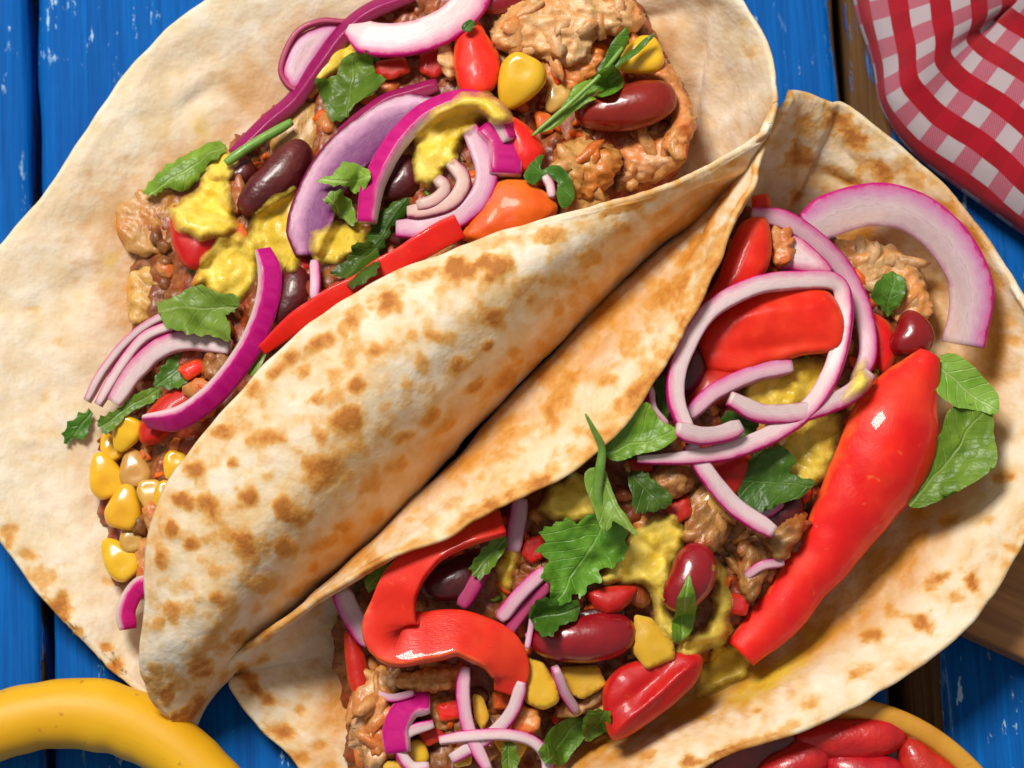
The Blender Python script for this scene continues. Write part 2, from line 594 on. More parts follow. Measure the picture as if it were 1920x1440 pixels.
def inflate(name, outline, z, h, mat, hb=None, prof=0.6, step=9, noise_amp=0.0, noise_s=300, tilt=(0, 0), zf=None,
            serr=0.0, sfreq=9, sharp=False, parent=None, mid=None, bend=0.0, seed=0.0, uvmode='rim', nod=0.0, nod_s=420, drape=None, broad=0.0, creases=()):
    """solid piece from a photo outline at height z (mm) with a domed top of h mm and an underside hb mm deep"""
    vv, ff, d = patch2d(outline, step, serr, sfreq, sharp=sharp)
    dm = d.max() + 1e-9
    t = np.clip(d / (dm * prof), 0, 1)
    dome = np.sqrt(np.clip(1 - (1 - t) ** 2, 0, 1))
    c = np.asarray(outline, float).mean(0)
    if mid is None:
        q = vv - c
        w, e = np.linalg.eigh(q.T @ q)
        ax = e[:, 1]
        m0 = c - ax * 0.5 * (q @ ax).ptp() if hasattr(q, 'ptp') else c - ax * 0.5 * np.ptp(q @ ax)
    else:
        m0 = np.array(mid[0], float)
        ax = np.array(mid[1], float) - m0
        ax /= np.linalg.norm(ax)
    u = (vv - m0) @ ax
    v = (vv - m0) @ np.array((-ax[1], ax[0]))
    zb = np.full(len(vv), float(z))
    if zf is not None:
        zb = zb + np.array([zf(p[0], p[1]) for p in vv])
    if drape is not None:           # settle on what is already there
        its, off, sink = drape
        hh = np.array([hz(p[0], p[1]) for p in vv])
        hh = np.clip(hh, z - 9.0, z + 6.0)
        nb_ = [[] for _ in vv]
        for f in ff:
            for a in range(3):
                nb_[f[a]].append(f[a - 1])
                nb_[f[a - 1]].append(f[a])
        sm = hh.copy()
        for _ in range(its):
            sm = np.array([0.4 * sm[i] + 0.6 * np.mean(sm[q]) if q else sm[i] for i, q in enumerate(nb_)])
        zb = sm + off + np.clip((hh - sm).max(), 0, 3) * 0.55 - sink * (1 - np.clip(d / 14.0, 0, 1))
    zb = zb + ((vv - c) @ np.array(tilt)) * 0.1
    if bend:
        vm = np.abs(v).max() + 1e-6
        zb = zb + bend * (v / vm) ** 2
    hb = h if hb is None else hb
    for (x0, y0, x1, y1, w_, amp_) in creases:
        a_ = np.array((x1 - x0, y1 - y0), float)
        L_ = np.linalg.norm(a_)
        q_ = vv - np.array((x0, y0), float)
        s_ = np.clip(q_ @ a_ / L_ ** 2, 0, 1)
        dd_ = np.sqrt(((q_ - s_[:, None] * a_) ** 2).sum(1))
        zb = zb + amp_ * np.exp(-(dd_ / w_) ** 1.5) * np.sin(np.pi * np.clip(0.1 + 0.8 * s_, 0, 1))
    if broad:
        tb_ = np.clip(d / dm, 0, 1)
        zb = zb + broad * min(1.0, dm / 38.0) * (1 - (1 - tb_) ** 2)
    top = np.concatenate([vv, (zb + h * dome)[:, None]], 1)
    bot = np.concatenate([vv, (zb - hb * dome)[:, None]], 1)
    T3, B3 = Parr(top), Parr(bot)
    if noise_amp:
        for A in (T3, B3):
            for i in range(len(A)):
                if d[i] < 1e-6:
                    s = 0.5
                else:
                    s = 1.0
                p = A[i]
                A[i] = p + np.array((fbm(p, noise_s, 3 + seed), fbm(p, noise_s, 11 + seed), 1.3 * fbm(p, noise_s, 23 + seed))) * noise_amp * 1e-3 * s
    if nod:                         # rounded nodules, as on minced or shredded meat
        c3 = T3.mean(0)
        for A, up in ((T3, 1.0), (B3, 0.0)):
            for i in range(len(A)):
                p = A[i]
                q = Matrix.Rotation(seed * 1.9, 3, 'Z') @ Vector(p) * nod_s
                q = Vector((q[0] * 0.5, q[1] * 1.15, q[2])) + Vector((seed, -seed, seed * 0.5))
                d1 = noise.voronoi(q)[0][0]
                d2 = noise.voronoi(q * 2.3)[0][0]
                k = (0.55 - d1) * 1.2 + (0.5 - d2) * 0.45
                r = p - c3
                r[2] = 0
                r = r / (np.linalg.norm(r) + 1e-9) * (0.9 if d[i] < 12 else 0.25)
                A[i] = p + (r + np.array((0, 0, up))) * k * nod * 1e-3
    nb = len(vv)
    rim = d < 1e-6
    bid = np.where(rim, np.arange(nb), -1)
    k = nb
    extra = []
    for i in range(nb):
        if not rim[i]:
            bid[i] = k
            k += 1
            extra.append(i)
    verts = np.concatenate([T3, B3[extra]]) if extra else T3
    faces = [tuple(f) for f in ff] + [tuple(bid[i] for i in reversed(f)) for f in ff]
    if uvmode == 'leaf':
        uv = np.stack([u, v], 1) * 0.1
    else:
        uv = np.stack([np.clip(d * 0.1 / 4.0, 0, 1), u * 0.1 / 10.0], 1)
    uv = np.concatenate([uv, uv[extra] if uvmode == 'leaf' else uv[extra] * np.array((0.0, 1.0))]) if extra else uv
    return build(name, verts, faces, mat, parent, uv=uv)


def sweep(name, path, w, t, mat, roll=0.0, ends=(0.75, 0.75), n=None, exp=5.0, sec=20, flip=False, parent=None, wob=0.25, seed=0.0, widths=None, arch=0.0):
    """band along a photo path [(px, py, z)...]: w px across, t mm thick; uv.x = 0 on the convex (skin) side"""
    p = np.asarray(path, float)
    L = np.sqrt(((p[1:, :2] - p[:-1, :2]) ** 2).sum(1)).sum()
    n = n or int(max(14, min(90, L / 7)))
    c = Parr(cr(p, n))
    c = c + np.array([[fbm(q, 90, seed + 1, 2), fbm(q, 90, seed + 5, 2), fbm(q, 90, seed + 9, 2)] for q in c]) * wob * 1e-3
    tg = np.gradient(c, axis=0)
    tg /= np.linalg.norm(tg, axis=1)[:, None]
    up = np.array((0, 0, 1.0))
    chord = 0.5 * (c[0] + c[-1])
    bulge = c[n // 2] - chord
    side0 = np.cross(tg[n // 2], up)
    sg = 1.0 if np.dot(side0, bulge) >= 0 else -1.0
    if flip:
        sg = -sg
    if np.isscalar(roll):
        rolls = np.full(n, math.radians(roll))
    else:
        rolls = np.radians(cr(np.asarray(roll, float)[:, None], n)[:, 0])
    if widths is None:
        s = np.linspace(0, 1, n)
        wf = np.minimum(1, np.minimum(ends[0] + (1 - ends[0]) * s / 0.12, ends[1] + (1 - ends[1]) * (1 - s) / 0.12))
    else:
        wf = cr(np.asarray(widths, float)[:, None], n)[:, 0]
    ang = np.linspace(0, 2 * math.pi, sec, endpoint=False) + math.pi / sec
    ca, sa = np.cos(ang), np.sin(ang)
    aa = np.sign(ca) * np.abs(ca) ** (2 / exp)
    bb = np.sign(sa) * np.abs(sa) ** (2 / exp)
    if arch:                        # even spacing across the curved skin side
        m = sec // 2
        xs_ = np.linspace(1, -1, m)
        ed = np.clip((1 - np.abs(xs_)) / 0.06, 0, 1)
        aa = np.concatenate([xs_, xs_[::-1]])
        bb = np.concatenate([0.55 + 0.45 * ed, -(0.55 + 0.45 * ed)])
    verts, uv = [], []
    arc = 0.0
    for i in range(n):
        S = np.cross(tg[i], up) * sg
        S /= np.linalg.norm(S) + 1e-12
        U = np.cross(S, tg[i])
        if U[2] < 0:
            U = -U
        cr_, sr = math.cos(rolls[i]), math.sin(rolls[i])
        S2, U2 = S * cr_ + U * sr, -S * sr + U * cr_
        if i:
            arc += np.linalg.norm(c[i] - c[i - 1]) * 1000
        wv = w * 1e-4 * wf[i] * (1 + 0.06 * nz(c[i], 260 if not arch else 90, seed))
        tv = t * 1e-3 * (0.55 + 0.45 * wf[i])
        for k in range(sec):
            verts.append(c[i] + S2 * (aa[k] * wv / 2) + U2 * (bb[k] * tv / 2 + arch * 1e-3 * wf[i] * (1 - aa[k] ** 2)))
            uv.append((0.5 - aa[k] / 2, arc * 0.1))
    faces = []
    for i in range(n - 1):
        for k in range(sec):
            k2 = (k + 1) % sec
            faces.append((i * sec + k, i * sec + k2, (i + 1) * sec + k2, (i + 1) * sec + k))
    faces.append(tuple(range(sec))[::-1])
    faces.append(tuple((n - 1) * sec + k for k in range(sec)))
    return build(name, verts, faces, mat, parent, uv=uv)


def rotm(yaw, pitch, rollx=0.0):
    return np.array((Matrix.Rotation(math.radians(yaw), 3, 'Z') @ Matrix.Rotation(math.radians(pitch), 3, 'Y') @ Matrix.Rotation(math.radians(rollx), 3, 'X')))


def bean(name, px, py, z, length, width, ang, mat, bend=0.16, pitch=0.0, thick=0.85, seed=0.0, parent=None):
    """kidney bean; length and width in photo px, ang counter-clockwise in the picture"""
    nu, nv = 28, 20
    L, W = length * 0.5e-4, width * 0.5e-4
    R = rotm(ang, pitch)
    c = P(px, py, z)
    verts = []
    for i in range(nu + 1):
        th = math.pi * i / nu
        x = -math.cos(th)
        r = math.sin(th) ** 0.82
        for k in range(nv):
            ph = 2 * math.pi * k / nv
            y = r * math.cos(ph) * (1 + 0.10 * x)
            zz = r * math.sin(ph) * thick
            y += bend * 2.0 * (x * x - 0.4)
            if math.cos(ph) > 0:
                y -= 0.10 * math.exp(-(x / 0.28) ** 2) * math.cos(ph)
            q = np.array((x * L, y * W, zz * W))
            q = q * (1 + 0.05 * fbm(q, 130, 3 + seed, 2))
            verts.append(c + R @ q)
    faces = []
    for i in range(nu):
        for k in range(nv):
            k2 = (k + 1) % nv
            faces.append((i * nv + k, i * nv + k2, (i + 1) * nv + k2, (i + 1) * nv + k))
    return build(name, verts, faces, mat, parent)


def kernel(name, px, py, z, size, ang, mat, pitch=0.0, rx=0.0, seed=0.0, asp=1.15):
    """corn kernel: broad rounded crown, narrow base, slightly flattened"""
    nu, nv = 20, 22
    s = size * 0.5e-4
    R = rotm(ang, pitch, rx)
    c = P(px, py, z)
    verts = []
    for i in range(nu + 1):
        th = math.pi * i / nu
        x = -math.cos(th)
        r = math.sin(th) ** 0.5
        taper = 0.42 + 0.58 * min(1.0, (x + 1) / 1.35) ** 0.8
        for k in range(nv):
            ph = 2 * math.pi * k / nv
            cy, sz = math.cos(ph), math.sin(ph)
            y = math.copysign(abs(cy) ** 0.65, cy) * r * taper
            zz = math.copysign(abs(sz) ** 0.8, sz) * r * 0.68 * (0.8 + 0.2 * x)
            if sz > 0:
                zz -= 0.16 * math.exp(-((x - 0.45) / 0.35) ** 2 - (y / 0.45) ** 2)
            q = np.array((x * s * asp, y * s, zz * s))
            q = q * (1 + 0.04 * fbm(q, 200, 5 + seed, 2))
            verts.append(c + R @ q)
    faces = []
    for i in range(nu):
        for k in range(nv):
            k2 = (k + 1) % nv
            faces.append((i * nv + k, i * nv + k2, (i + 1) * nv + k2, (i + 1) * nv + k))
    return build(name, verts, faces, mat)


# ================================================================== the table
def m_paint():
    t = NT('blue_paint')
    o = t.obj()
    s = t.sep(o)
    rn = t.math('MULTIPLY', t.rnd(), 20.0)
    grain = t.noise(1.0, 5, 0.65, src=t.mapping(o, (900, 22, 300)), w=rn)
    grain2 = t.noise(1.0, 3, 0.6, src=t.mapping(o, (260, 9, 100)), w=rn)
    blot = t.noise(55, 4, 0.6, w=rn)
    paint = t.mix(t.ramp(grain, [(0.3, 0.0), (0.7, 1.0)]), (0.000, 0.060, 0.27), (0.000, 0.140, 0.51))
    paint = t.mix(t.math('MULTIPLY', t.ramp(blot, [(0.4, 0.0), (0.7, 1.0)]), 0.35), paint, (0.000, 0.075, 0.34))
    wood = t.mix(t.ramp(grain, [(0.3, 0.0), (0.7, 1.0)]), (0.060, 0.028, 0.010), (0.19, 0.095, 0.036))
    # pale primer nicks
    nick = t.math('MULTIPLY', t.ramp(t.noise(1.0, 4, 0.7, src=t.mapping(o, (420, 130, 300)), w=rn), [(0.60, 0.0), (0.64, 1.0)]),
                  t.ramp(t.noise(38, 2, 0.5, w=rn), [(0.44, 0.0), (0.54, 1.0)]))
    paint = t.mix(nick, paint, (0.40, 0.60, 0.78))
    # paint rubbed off near the long edges and in a few streaks
    x = t.attr("worn")
    worn = t.math('ADD', x[0], t.maprange(t.noise(1.0, 5, 0.7, src=t.mapping(o, (330, 34, 100)), w=rn), 0.25, 0.75, -0.45, 0.45))
    wm = t.ramp(worn, [(0.44, 0.0), (0.52, 1.0)])
    pr = t.ramp(worn, [(0.33, 0.0), (0.42, 1.0)])
    paint = t.mix(t.math('MULTIPLY', pr, t.ramp(grain2, [(0.45, 0.0), (0.62, 0.7)])), paint, (0.22, 0.42, 0.66))
    col = t.mix(wm, paint, wood)
    h = t.math('SUBTRACT', t.math('MULTIPLY', grain, 0.6), t.math('MULTIPLY', wm, 0.5))
    n1 = t.bump(h, 0.0010, 0.7)
    rr = t.mix(wm, (0.68, 0.68, 0.68), (0.85, 0.85, 0.85))
    return t.out(col, rr, n1, spec=0.12)


M['paint'] = m_paint()
tw = NT('shadow_wood')
M['under'] = tw.out(tw.mix(tw.noise(200), (0.02, 0.012, 0.007), (0.05, 0.03, 0.018)), 0.9)
table = tag(empty('table', (0, 0, 0)), kind='structure')
table.rotation_euler = (0, 0, math.radians(3.2))
_rot = Matrix.Rotation(math.radians(-3.2), 3, 'Z')
gx0 = (_rot @ Vector(P(76, 720, 0)))[0]
gx1 = (_rot @ Vector(P(1632, 720, 0)))[0]
PW = (gx1 - gx0) / 3.0
for i in range(-2, 6):
    a, b = gx0 + i * PW + 0.0009, gx0 + (i + 1) * PW - 0.0009
    nx, ny = 26, 150
    y0, y1 = -0.24, 0.26
    rr = random.Random(40 + i)
    prof = [(0.0, -0.018), (0.0, -0.0028), (0.0005, -0.0010), (0.0016, -0.0002)]
    xs = [(a + u, zz) for u, zz in prof] + [(a + 0.0016 + (b - a - 0.0032) * k / nx, 0.0) for k in range(1, nx)] + [(b - u, zz) for u, zz in reversed(prof)]
    verts, att = [], []
    for j in range(ny + 1):
        y = y0 + (y1 - y0) * j / ny
        for (x, zz) in xs:
            e = min(x - a, b - x)
            edge = math.exp(-max(0, e) / 0.0010)
            wob = 0.0006 * noise.noise(Vector((x * 3, y * 60, i * 5.0))) * edge
            zz2 = zz + 0.0003 * noise.noise(Vector((x * 90, y * 12, i * 9.1))) - 0.0006 * edge * max(0, noise.noise(Vector((x * 20, y * 110, i * 3.3))))
            w = 0.42 * edge
            if i == 3:          # this board has lost its paint along its left edge
                w += 0.72 * math.exp(-((x - a - 0.0042) / 0.0042) ** 4)
            if i == 2:
                w += 0.30 * math.exp(-((b - x) / 0.0026) ** 2)
            if i == 0:
                w += 0.55 * math.exp(-((x - a - 0.0425) / 0.003) ** 2 - ((y + 0.071) / 0.006) ** 2)
            verts.append((x + wob, y, zz2))
            att.append((w, 0, 0))
    m = len(xs)
    faces = [(j * m + k, j * m + k + 1, (j + 1) * m + k + 1, (j + 1) * m + k) for j in range(ny) for k in range(m - 1)]
    o = build('plank', verts, faces, M['paint'], table, attr={'worn': att}, origin=((a + b) / 2, 0, 0), reg=False)
verts = [(x, y, z) for x in (-0.25, 0.30) for y in (-0.24, 0.26) for z in (-0.030, -0.0185)]  # dark sheet added beneath the planks to keep the gaps dark
build('gap_backing', verts, [(0, 1, 3, 2), (4, 6, 7, 5), (0, 4, 5, 1), (2, 3, 7, 6), (0, 2, 6, 4), (1, 5, 7, 3)], M['under'], table, smooth=False, origin=(0, 0, -0.03), reg=False)


# ================================================================== tortillas
def sheet(name, ctrl, nu, nv, thick, mat, spots=(), oil_shades=(), yels=(), ridges=(), bumps=0.55, edge_toast=None, seed=0.0, general=None, lift=True, oil_shade_fn=None, spot_k=(0.9, 1.0)):
    C = np.asarray(ctrl, float)                     # stations x rails x 3
    A = np.stack([cr(C[:, v], nu) for v in range(C.shape[1])], 1)
    G = np.stack([cr(A[u], nv) for u in range(nu)], 0)
    X = Parr(G)
    PX, PY = G[..., 0], G[..., 1]
    UU, VV = np.meshgrid(np.linspace(0, 1, nu), np.linspace(0, 1, nv), indexing='ij')

    def normals(X):
        du = np.gradient(X, axis=0)
        dv = np.gradient(X, axis=1)
        n = np.cross(du, dv)
        return n / (np.linalg.norm(n, axis=2)[..., None] + 1e-12)
    N = normals(X)
    D = np.zeros(X.shape[:2])
    for i in range(nu):
        for j in range(nv):
            p = X[i, j]
            D[i, j] = bumps * (0.9 * nz(p, 38, seed) + 0.75 * nz(p, 95, seed + 4) + 0.42 * nz(p, 230, seed + 8))
    for (x0, y0, x1, y1, w, amp) in ridges:
        ax = np.array((x1 - x0, y1 - y0), float)
        L = np.linalg.norm(ax)
        ax /= L
        qx, qy = PX - x0, PY - y0
        s = np.clip((qx * ax[0] + qy * ax[1]) / L, 0, 1)
        dd = np.hypot(qx - ax[0] * s * L, qy - ax[1] * s * L)
        D += amp * np.exp(-(dd / w) ** 2) * np.sin(np.pi * s) ** 2
    X = X + N * (D * 1e-3)[..., None]
    # uneven rim
    for i in range(nu):
        for j in range(nv):
            e = min(i, nu - 1 - i, j, nv - 1 - j)
            if e < 14:
                k = (1 - e / 14) ** 2
                X[i, j] += np.array((nz(X[i, j], 55, 31 + seed) + 0.5 * nz(X[i, j], 190, 33 + seed), nz(X[i, j], 55, 41 + seed) + 0.5 * nz(X[i, j], 190, 43 + seed), 0)) * 0.0007 * k
    N = normals(X)
    # toast, oily and sauce marks, plus shade painted in along the groove
    att = np.zeros(X.shape)

    def stamp(lst, ch, soft=1.0):
        for sp in lst:
            x, y, rx = sp[0], sp[1], sp[2]
            ry = sp[3] if len(sp) > 3 else rx
            if ch == 0:
                rx, ry = rx * spot_k[0], ry * spot_k[0]
            an = math.radians(sp[4]) if len(sp) > 4 else 0.0
            st = (sp[5] if len(sp) > 5 else 1.0) * (spot_k[1] * (0.55 + 0.65 * abs(math.sin(x * 12.9898 + y * 78.233))) if ch == 0 else 1.0)
            sel = np.argwhere((np.abs(PX - x) < 2.4 * max(rx, ry)) & (np.abs(PY - y) < 2.4 * max(rx, ry)))
            for i, j in sel:
                dx, dy = PX[i, j] - x, PY[i, j] - y
                a = (dx * math.cos(an) - dy * math.sin(an)) / rx
                b = (dx * math.sin(an) + dy * math.cos(an)) / ry
                r = math.hypot(a, b) * (1 + 0.55 * noise.noise(Vector((PX[i, j] / 22.0 + x, PY[i, j] / 22.0, seed))) + 0.3 * noise.noise(Vector((PX[i, j] / 8.0, PY[i, j] / 8.0 + y, seed))))
                f = 1.0 / (1.0 + math.exp((r - 0.95) * 7.0 / soft))
                att[i, j, ch] = max(att[i, j, ch], st * f) if ch else min(1.15, att[i, j, ch] + st * f * 0.85)
    stamp(spots, 0, 1.3)
    stamp(oil_shades, 1, 2.2)
    stamp(yels, 2, 1.6)
    if oil_shade_fn is not None:
        att[..., 1] = np.maximum(att[..., 1], oil_shade_fn(UU, VV) * (0.8 + 0.5 * np.array([[noise.noise(Vector((PX[i, j] / 60.0, PY[i, j] / 60.0, seed))) for j in range(nv)] for i in range(nu)])))
    if edge_toast is not None:
        for i in range(nu):
            for j in range(nv):
                att[i, j, 0] += edge_toast(UU[i, j], VV[i, j]) * (0.6 + 0.8 * noise.noise(Vector((PX[i, j] / 40.0, PY[i, j] / 40.0, seed + 2))))
    if general is not None:
        for i in range(nu):
            for j in range(nv):
                g = general(PX[i, j], PY[i, j], UU[i, j], VV[i, j])
                if g:
                    k = fbm((PX[i, j], PY[i, j], 0), 1 / 34.0, seed + 6, 3)
                    att[i, j, 0] += g * max(0.0, min(1.0, (k + 0.05) * 2.2))
                    k2 = fbm((PX[i, j], PY[i, j], 5.0), 1 / 120.0, seed + 16, 3)
                    att[i, j, 0] += 0.75 * g * max(0.0, min(1.0, (k2 + 0.02) * 2.0))
    att = np.clip(att, 0, 1.2)
    X = X + N * (0.30e-3 * np.clip(att[..., 0], 0, 1) * (1 if lift else -1))[..., None]     # toasted blisters stand proud
    N = normals(X)
    t = thick * 1e-3 * np.ones(X.shape[:2])
    for i in range(nu):
        for j in range(nv):
            e = min(i / 6.0, (nu - 1 - i) / 6.0, j / 5.0, (nv - 1 - j) / 5.0, 1.0)
            t[i, j] *= 0.62 + 0.38 * e
    top = X + N * (t / 2)[..., None]
    bot = X - N * (t / 2)[..., None]
    verts = list(top.reshape(-1, 3)) + list(bot.reshape(-1, 3))
    al = list(att.reshape(-1, 3)) * 2
    idx = lambda i, j: i * nv + j
    B = nu * nv
    faces = []
    for i in range(nu - 1):
        for j in range(nv - 1):
            faces.append((idx(i, j), idx(i + 1, j), idx(i + 1, j + 1), idx(i, j + 1)))
            faces.append((B + idx(i, j), B + idx(i, j + 1), B + idx(i + 1, j + 1), B + idx(i + 1, j)))
    loop = [(i, 0) for i in range(nu - 1)] + [(nu - 1, j) for j in range(nv - 1)] + [(i, nv - 1) for i in range(nu - 1, 0, -1)] + [(0, j) for j in range(nv - 1, 0, -1)]
    rid = []
    for (i, j) in loop:
        ii = 1 if i == 0 else (nu - 2 if i == nu - 1 else i)
        jj = 1 if j == 0 else (nv - 2 if j == nv - 1 else j)
        d = X[i, j] - X[ii, jj]
        d /= np.linalg.norm(d) + 1e-12
        rid.append(len(verts))
        verts.append(X[i, j] + d * t[i, j] * 0.42)
        al.append(att[i, j] * 0.8)
    m = len(loop)
    for k in range(m):
        a, b = loop[k], loop[(k + 1) % m]
        r0, r1 = rid[k], rid[(k + 1) % m]
        faces.append((idx(*a), idx(*b), r1, r0))
        faces.append((r0, r1, B + idx(*b), B + idx(*a)))
    return build(name, verts, faces, mat, attr={'toast_shade': al})


T1 = [
    [(325, 1350, 6), (333, 1357, 4), (342, 1364, 2.5), (356, 1368, 4), (352, 1368, 7), (342, 1368, 9)],
    [(170, 1215, 8), (235, 1240, 6), (330, 1290, 3), (410, 1285, 4), (350, 1275, 18), (280, 1302, 18)],
    [(50, 1085, 11), (180, 1110, 8), (350, 1150, 4), (505, 1180, 5), (410, 1160, 30), (269, 1180, 28)],
    [(-70, 870, 15), (120, 920, 10), (420, 960, 4), (665, 1030, 7), (540, 955, 39), (316, 915, 38)],
    [(-50, 560, 18), (170, 640, 12), (560, 740, 5), (900, 785, 8), (765, 705, 46), (590, 603, 46)],
    [(75, 375, 20), (310, 400, 14), (740, 500, 6), (1085, 598, 9), (985, 530, 46), (860, 463, 47)],
    [(330, 45, 24), (480, 180, 17), (900, 330, 8), (1230, 455, 12), (1165, 428, 42), (1095, 392, 47)],
    [(760, -190, 34), (900, -50, 24), (1150, 150, 12), (1345, 375, 18), (1305, 362, 36), (1275, 338, 45)],
    [(1130, -170, 40), (1230, -10, 27), (1335, 180, 22), (1405, 318, 27), (1392, 308, 38), (1372, 290, 44)],
    [(1395, -5, 43), (1436, 70, 43), (1452, 130, 43), (1452, 185, 43), (1446, 225, 43), (1438, 250, 43)],
]
for r in T1:                      # the belly under the fold
    x, y, z = r[3]
    k = min(1.0, z / 8.0)
    if z > 26:                    # at the open end the rim is a plain curve
        r.insert(3, tuple(0.5 * (a + b) for a, b in zip(r[2], r[3])))
    else:
        r.insert(3, (x - 70 * k, y - 40 * k, 3.5 if z < 14 else z * 0.6))
for i, z in enumerate((4, 6, 12, 19, 23, 23, 23, 24, 29, 43)):
    r = T1[i]
    r[4] = (r[4][0], r[4][1], z)
t1_spots = [(1025, 444, 38, 14, 12), (863, 509, 26, 22), (925, 502, 32, 20), (797, 517, 22, 9, 20), (732, 568, 32, 24), (655, 608, 28, 16, 35), (608, 640, 32, 15, 25),
            (549, 670, 18, 13, 40), (513, 703, 17, 12, 40), (477, 732, 16, 12, 40), (830, 633, 28, 12), (921, 593, 15), (706, 655, 14), (790, 680, 15, 18), (859, 677, 16, 13),
            (1042, 579, 13), (940, 706, 30, 18, 50, 1.2), (797, 775, 20, 16), (648, 786, 28, 22), (670, 724, 18, 12, 20), (597, 750, 16, 11), (502, 823, 34, 15), (422, 810, 24, 11),
            (600, 872, 34, 30), (506, 892, 10), (604, 819, 11), (754, 812, 24, 9, 20), (713, 800, 24, 18), (881, 720, 20, 11, 40), (1012, 648, 14), (990, 557, 7), (958, 660, 9), (905, 640, 8),
            (369, 882, 24, 18), (471, 929, 18, 14), (395, 947, 22, 20), (351, 938, 16), (327, 991, 14, 15), (362, 1018, 14), (309, 1049, 12, 22), (533, 947, 19, 17), (467, 1022, 34, 24),
            (529, 1018, 24, 18, 0, 1.2), (582, 1058, 9), (484, 1089, 28, 20), (407, 1116, 14, 10), (338, 1142, 38, 19, 20), (298, 1168, 13, 16), (373, 1244, 22, 26), (293, 1253, 13, 20),
            (311, 1295, 15, 16), (352, 1330, 28, 16, 40), (440, 1190, 20, 14), (560, 960, 18, 12), (690, 900, 22, 16, 30), (640, 980, 16, 10), (760, 720, 10), (570, 700, 12), (440, 870, 9),
            (740, 870, 22, 14, 30), (830, 790, 20, 14, 40), (700, 960, 22, 12, 40, .8), (610, 1010, 26, 14, 30, .9), (560, 1100, 24, 12, 35, .8), (850, 850, 16, 10, 40, .8), (990, 680, 16, 10, 40, .8),
            (80, 1084, 34, 24), (111, 1140, 32, 30, 40), (18, 1000, 20, 26), (195, 1213, 16, 12), (218, 1250, 15, 20), (150, 1185, 12), (48, 1040, 20, 15), (200, 1090, 14, 10, 0, .5),
            (90, 812, 26, 10, 0, .35), (70, 860, 16, 8, 0, .3), (105, 640, 12, 10, 0, .4), (60, 580, 20, 8, 0, .3), (85, 745, 12, 14, 0, .3), (300, 250, 20, 14, 0, .22),
            (1180, 378, 60, 8, 22, .9), (1240, 430, 50, 9, 35, 1.0), (1300, 395, 40, 8, 42, .9), (1230, 395, 30, 8, 25, .7), (1150, 430, 40, 12, 25, .6), (1100, 480, 30, 14, 30, .6), (1340, 355, 30, 6, 40, .8),
            (1420, 95, 22, 18, 0, .55), (1400, 40, 18, 10, 0, .3), (1330, 230, 16, 40, 20, .22), (1350, 120, 14, 30, 0, .2), (1370, 300, 26, 5, 30, .6), (1150, 545, 20, 12, 40, .7), (1190, 505, 24, 10, 40, .8)]
t1_oil_shades = [(250, 430, 80, 90, 0, .6), (270, 560, 70, 74, 0, .65), (330, 320, 90, 44, 40, .6), (480, 180, 60, 70, 30, .5), (575, 90, 60, 60, 0, .5), (240, 900, 70, 110, 0, .35), (240, 1060, 50, 70, 0, .3),
           (560, 300, 90, 60, 40, .6), (1240, 90, 50, 60, 0, .5), (1285, 240, 30, 90, 0, .45), (1200, 350, 70, 24, 25, .4), (150, 850, 20, 30, 0, .3), (420, 250, 40, 20, 30, .5),
           (800, 840, 280, 60, 42, .5), (1060, 610, 240, 46, 44, .5), (610, 1030, 180, 60, 40, .5), (720, 840, 200, 90, 42, .22), (1270, 410, 150, 40, 40, .65), (1130, 480, 120, 40, 32, .3)]  # long bands here paint the warm shade along the groove
t1_yels = [(205, 490, 16, 14, 0, .8), (200, 530, 10, 10, 0, .5), (375, 245, 18, 24, 0, .6), (225, 1045, 40, 40, 0, .3), (240, 700, 14, 18, 0, .4), (1160, 60, 40, 16, 20, .4)]
t1_ridges = [(1330, -40, 1285, 330, 16, 1.6), (1360, -20, 1320, 300, 14, -1.2), (1290, -30, 1265, 260, 16, -1.0), (1060, 60, 1360, 10, 22, 1.4), (1260, 350, 1440, 290, 8, 0.9),
             (0, 600, 280, 480, 30, .8), (20, 760, 240, 700, 24, .6), (250, 160, 480, 60, 36, .7), (300, 240, 440, 130, 22, 1.3), (700, 820, 1000, 600, 26, .5), (400, 1050, 640, 860, 30, .5),
             (1190, 420, 1400, 300, 7, -1.2), (1140, 520, 1330, 350, 8, -1.0), (0, 825, 120, 830, 6, -.5)]
tag(sheet('tortilla', T1, 330, 250, 1.7, M['tortilla'], t1_spots, t1_oil_shades, t1_yels, t1_ridges, 0.6, seed=1.0,
          general=lambda x, y, u, v: 0.34 if v > 0.68 else 0.06,
          oil_shade_fn=lambda u, v: 0.50 * np.exp(-((v - 0.665) / 0.085) ** 2) * np.clip(u * 6, 0, 1)),  # amber band: groove shade and bounced light painted into the dough colour
    'folded flour tortilla whose blistered front flap covers part of its filling', 'tortilla')

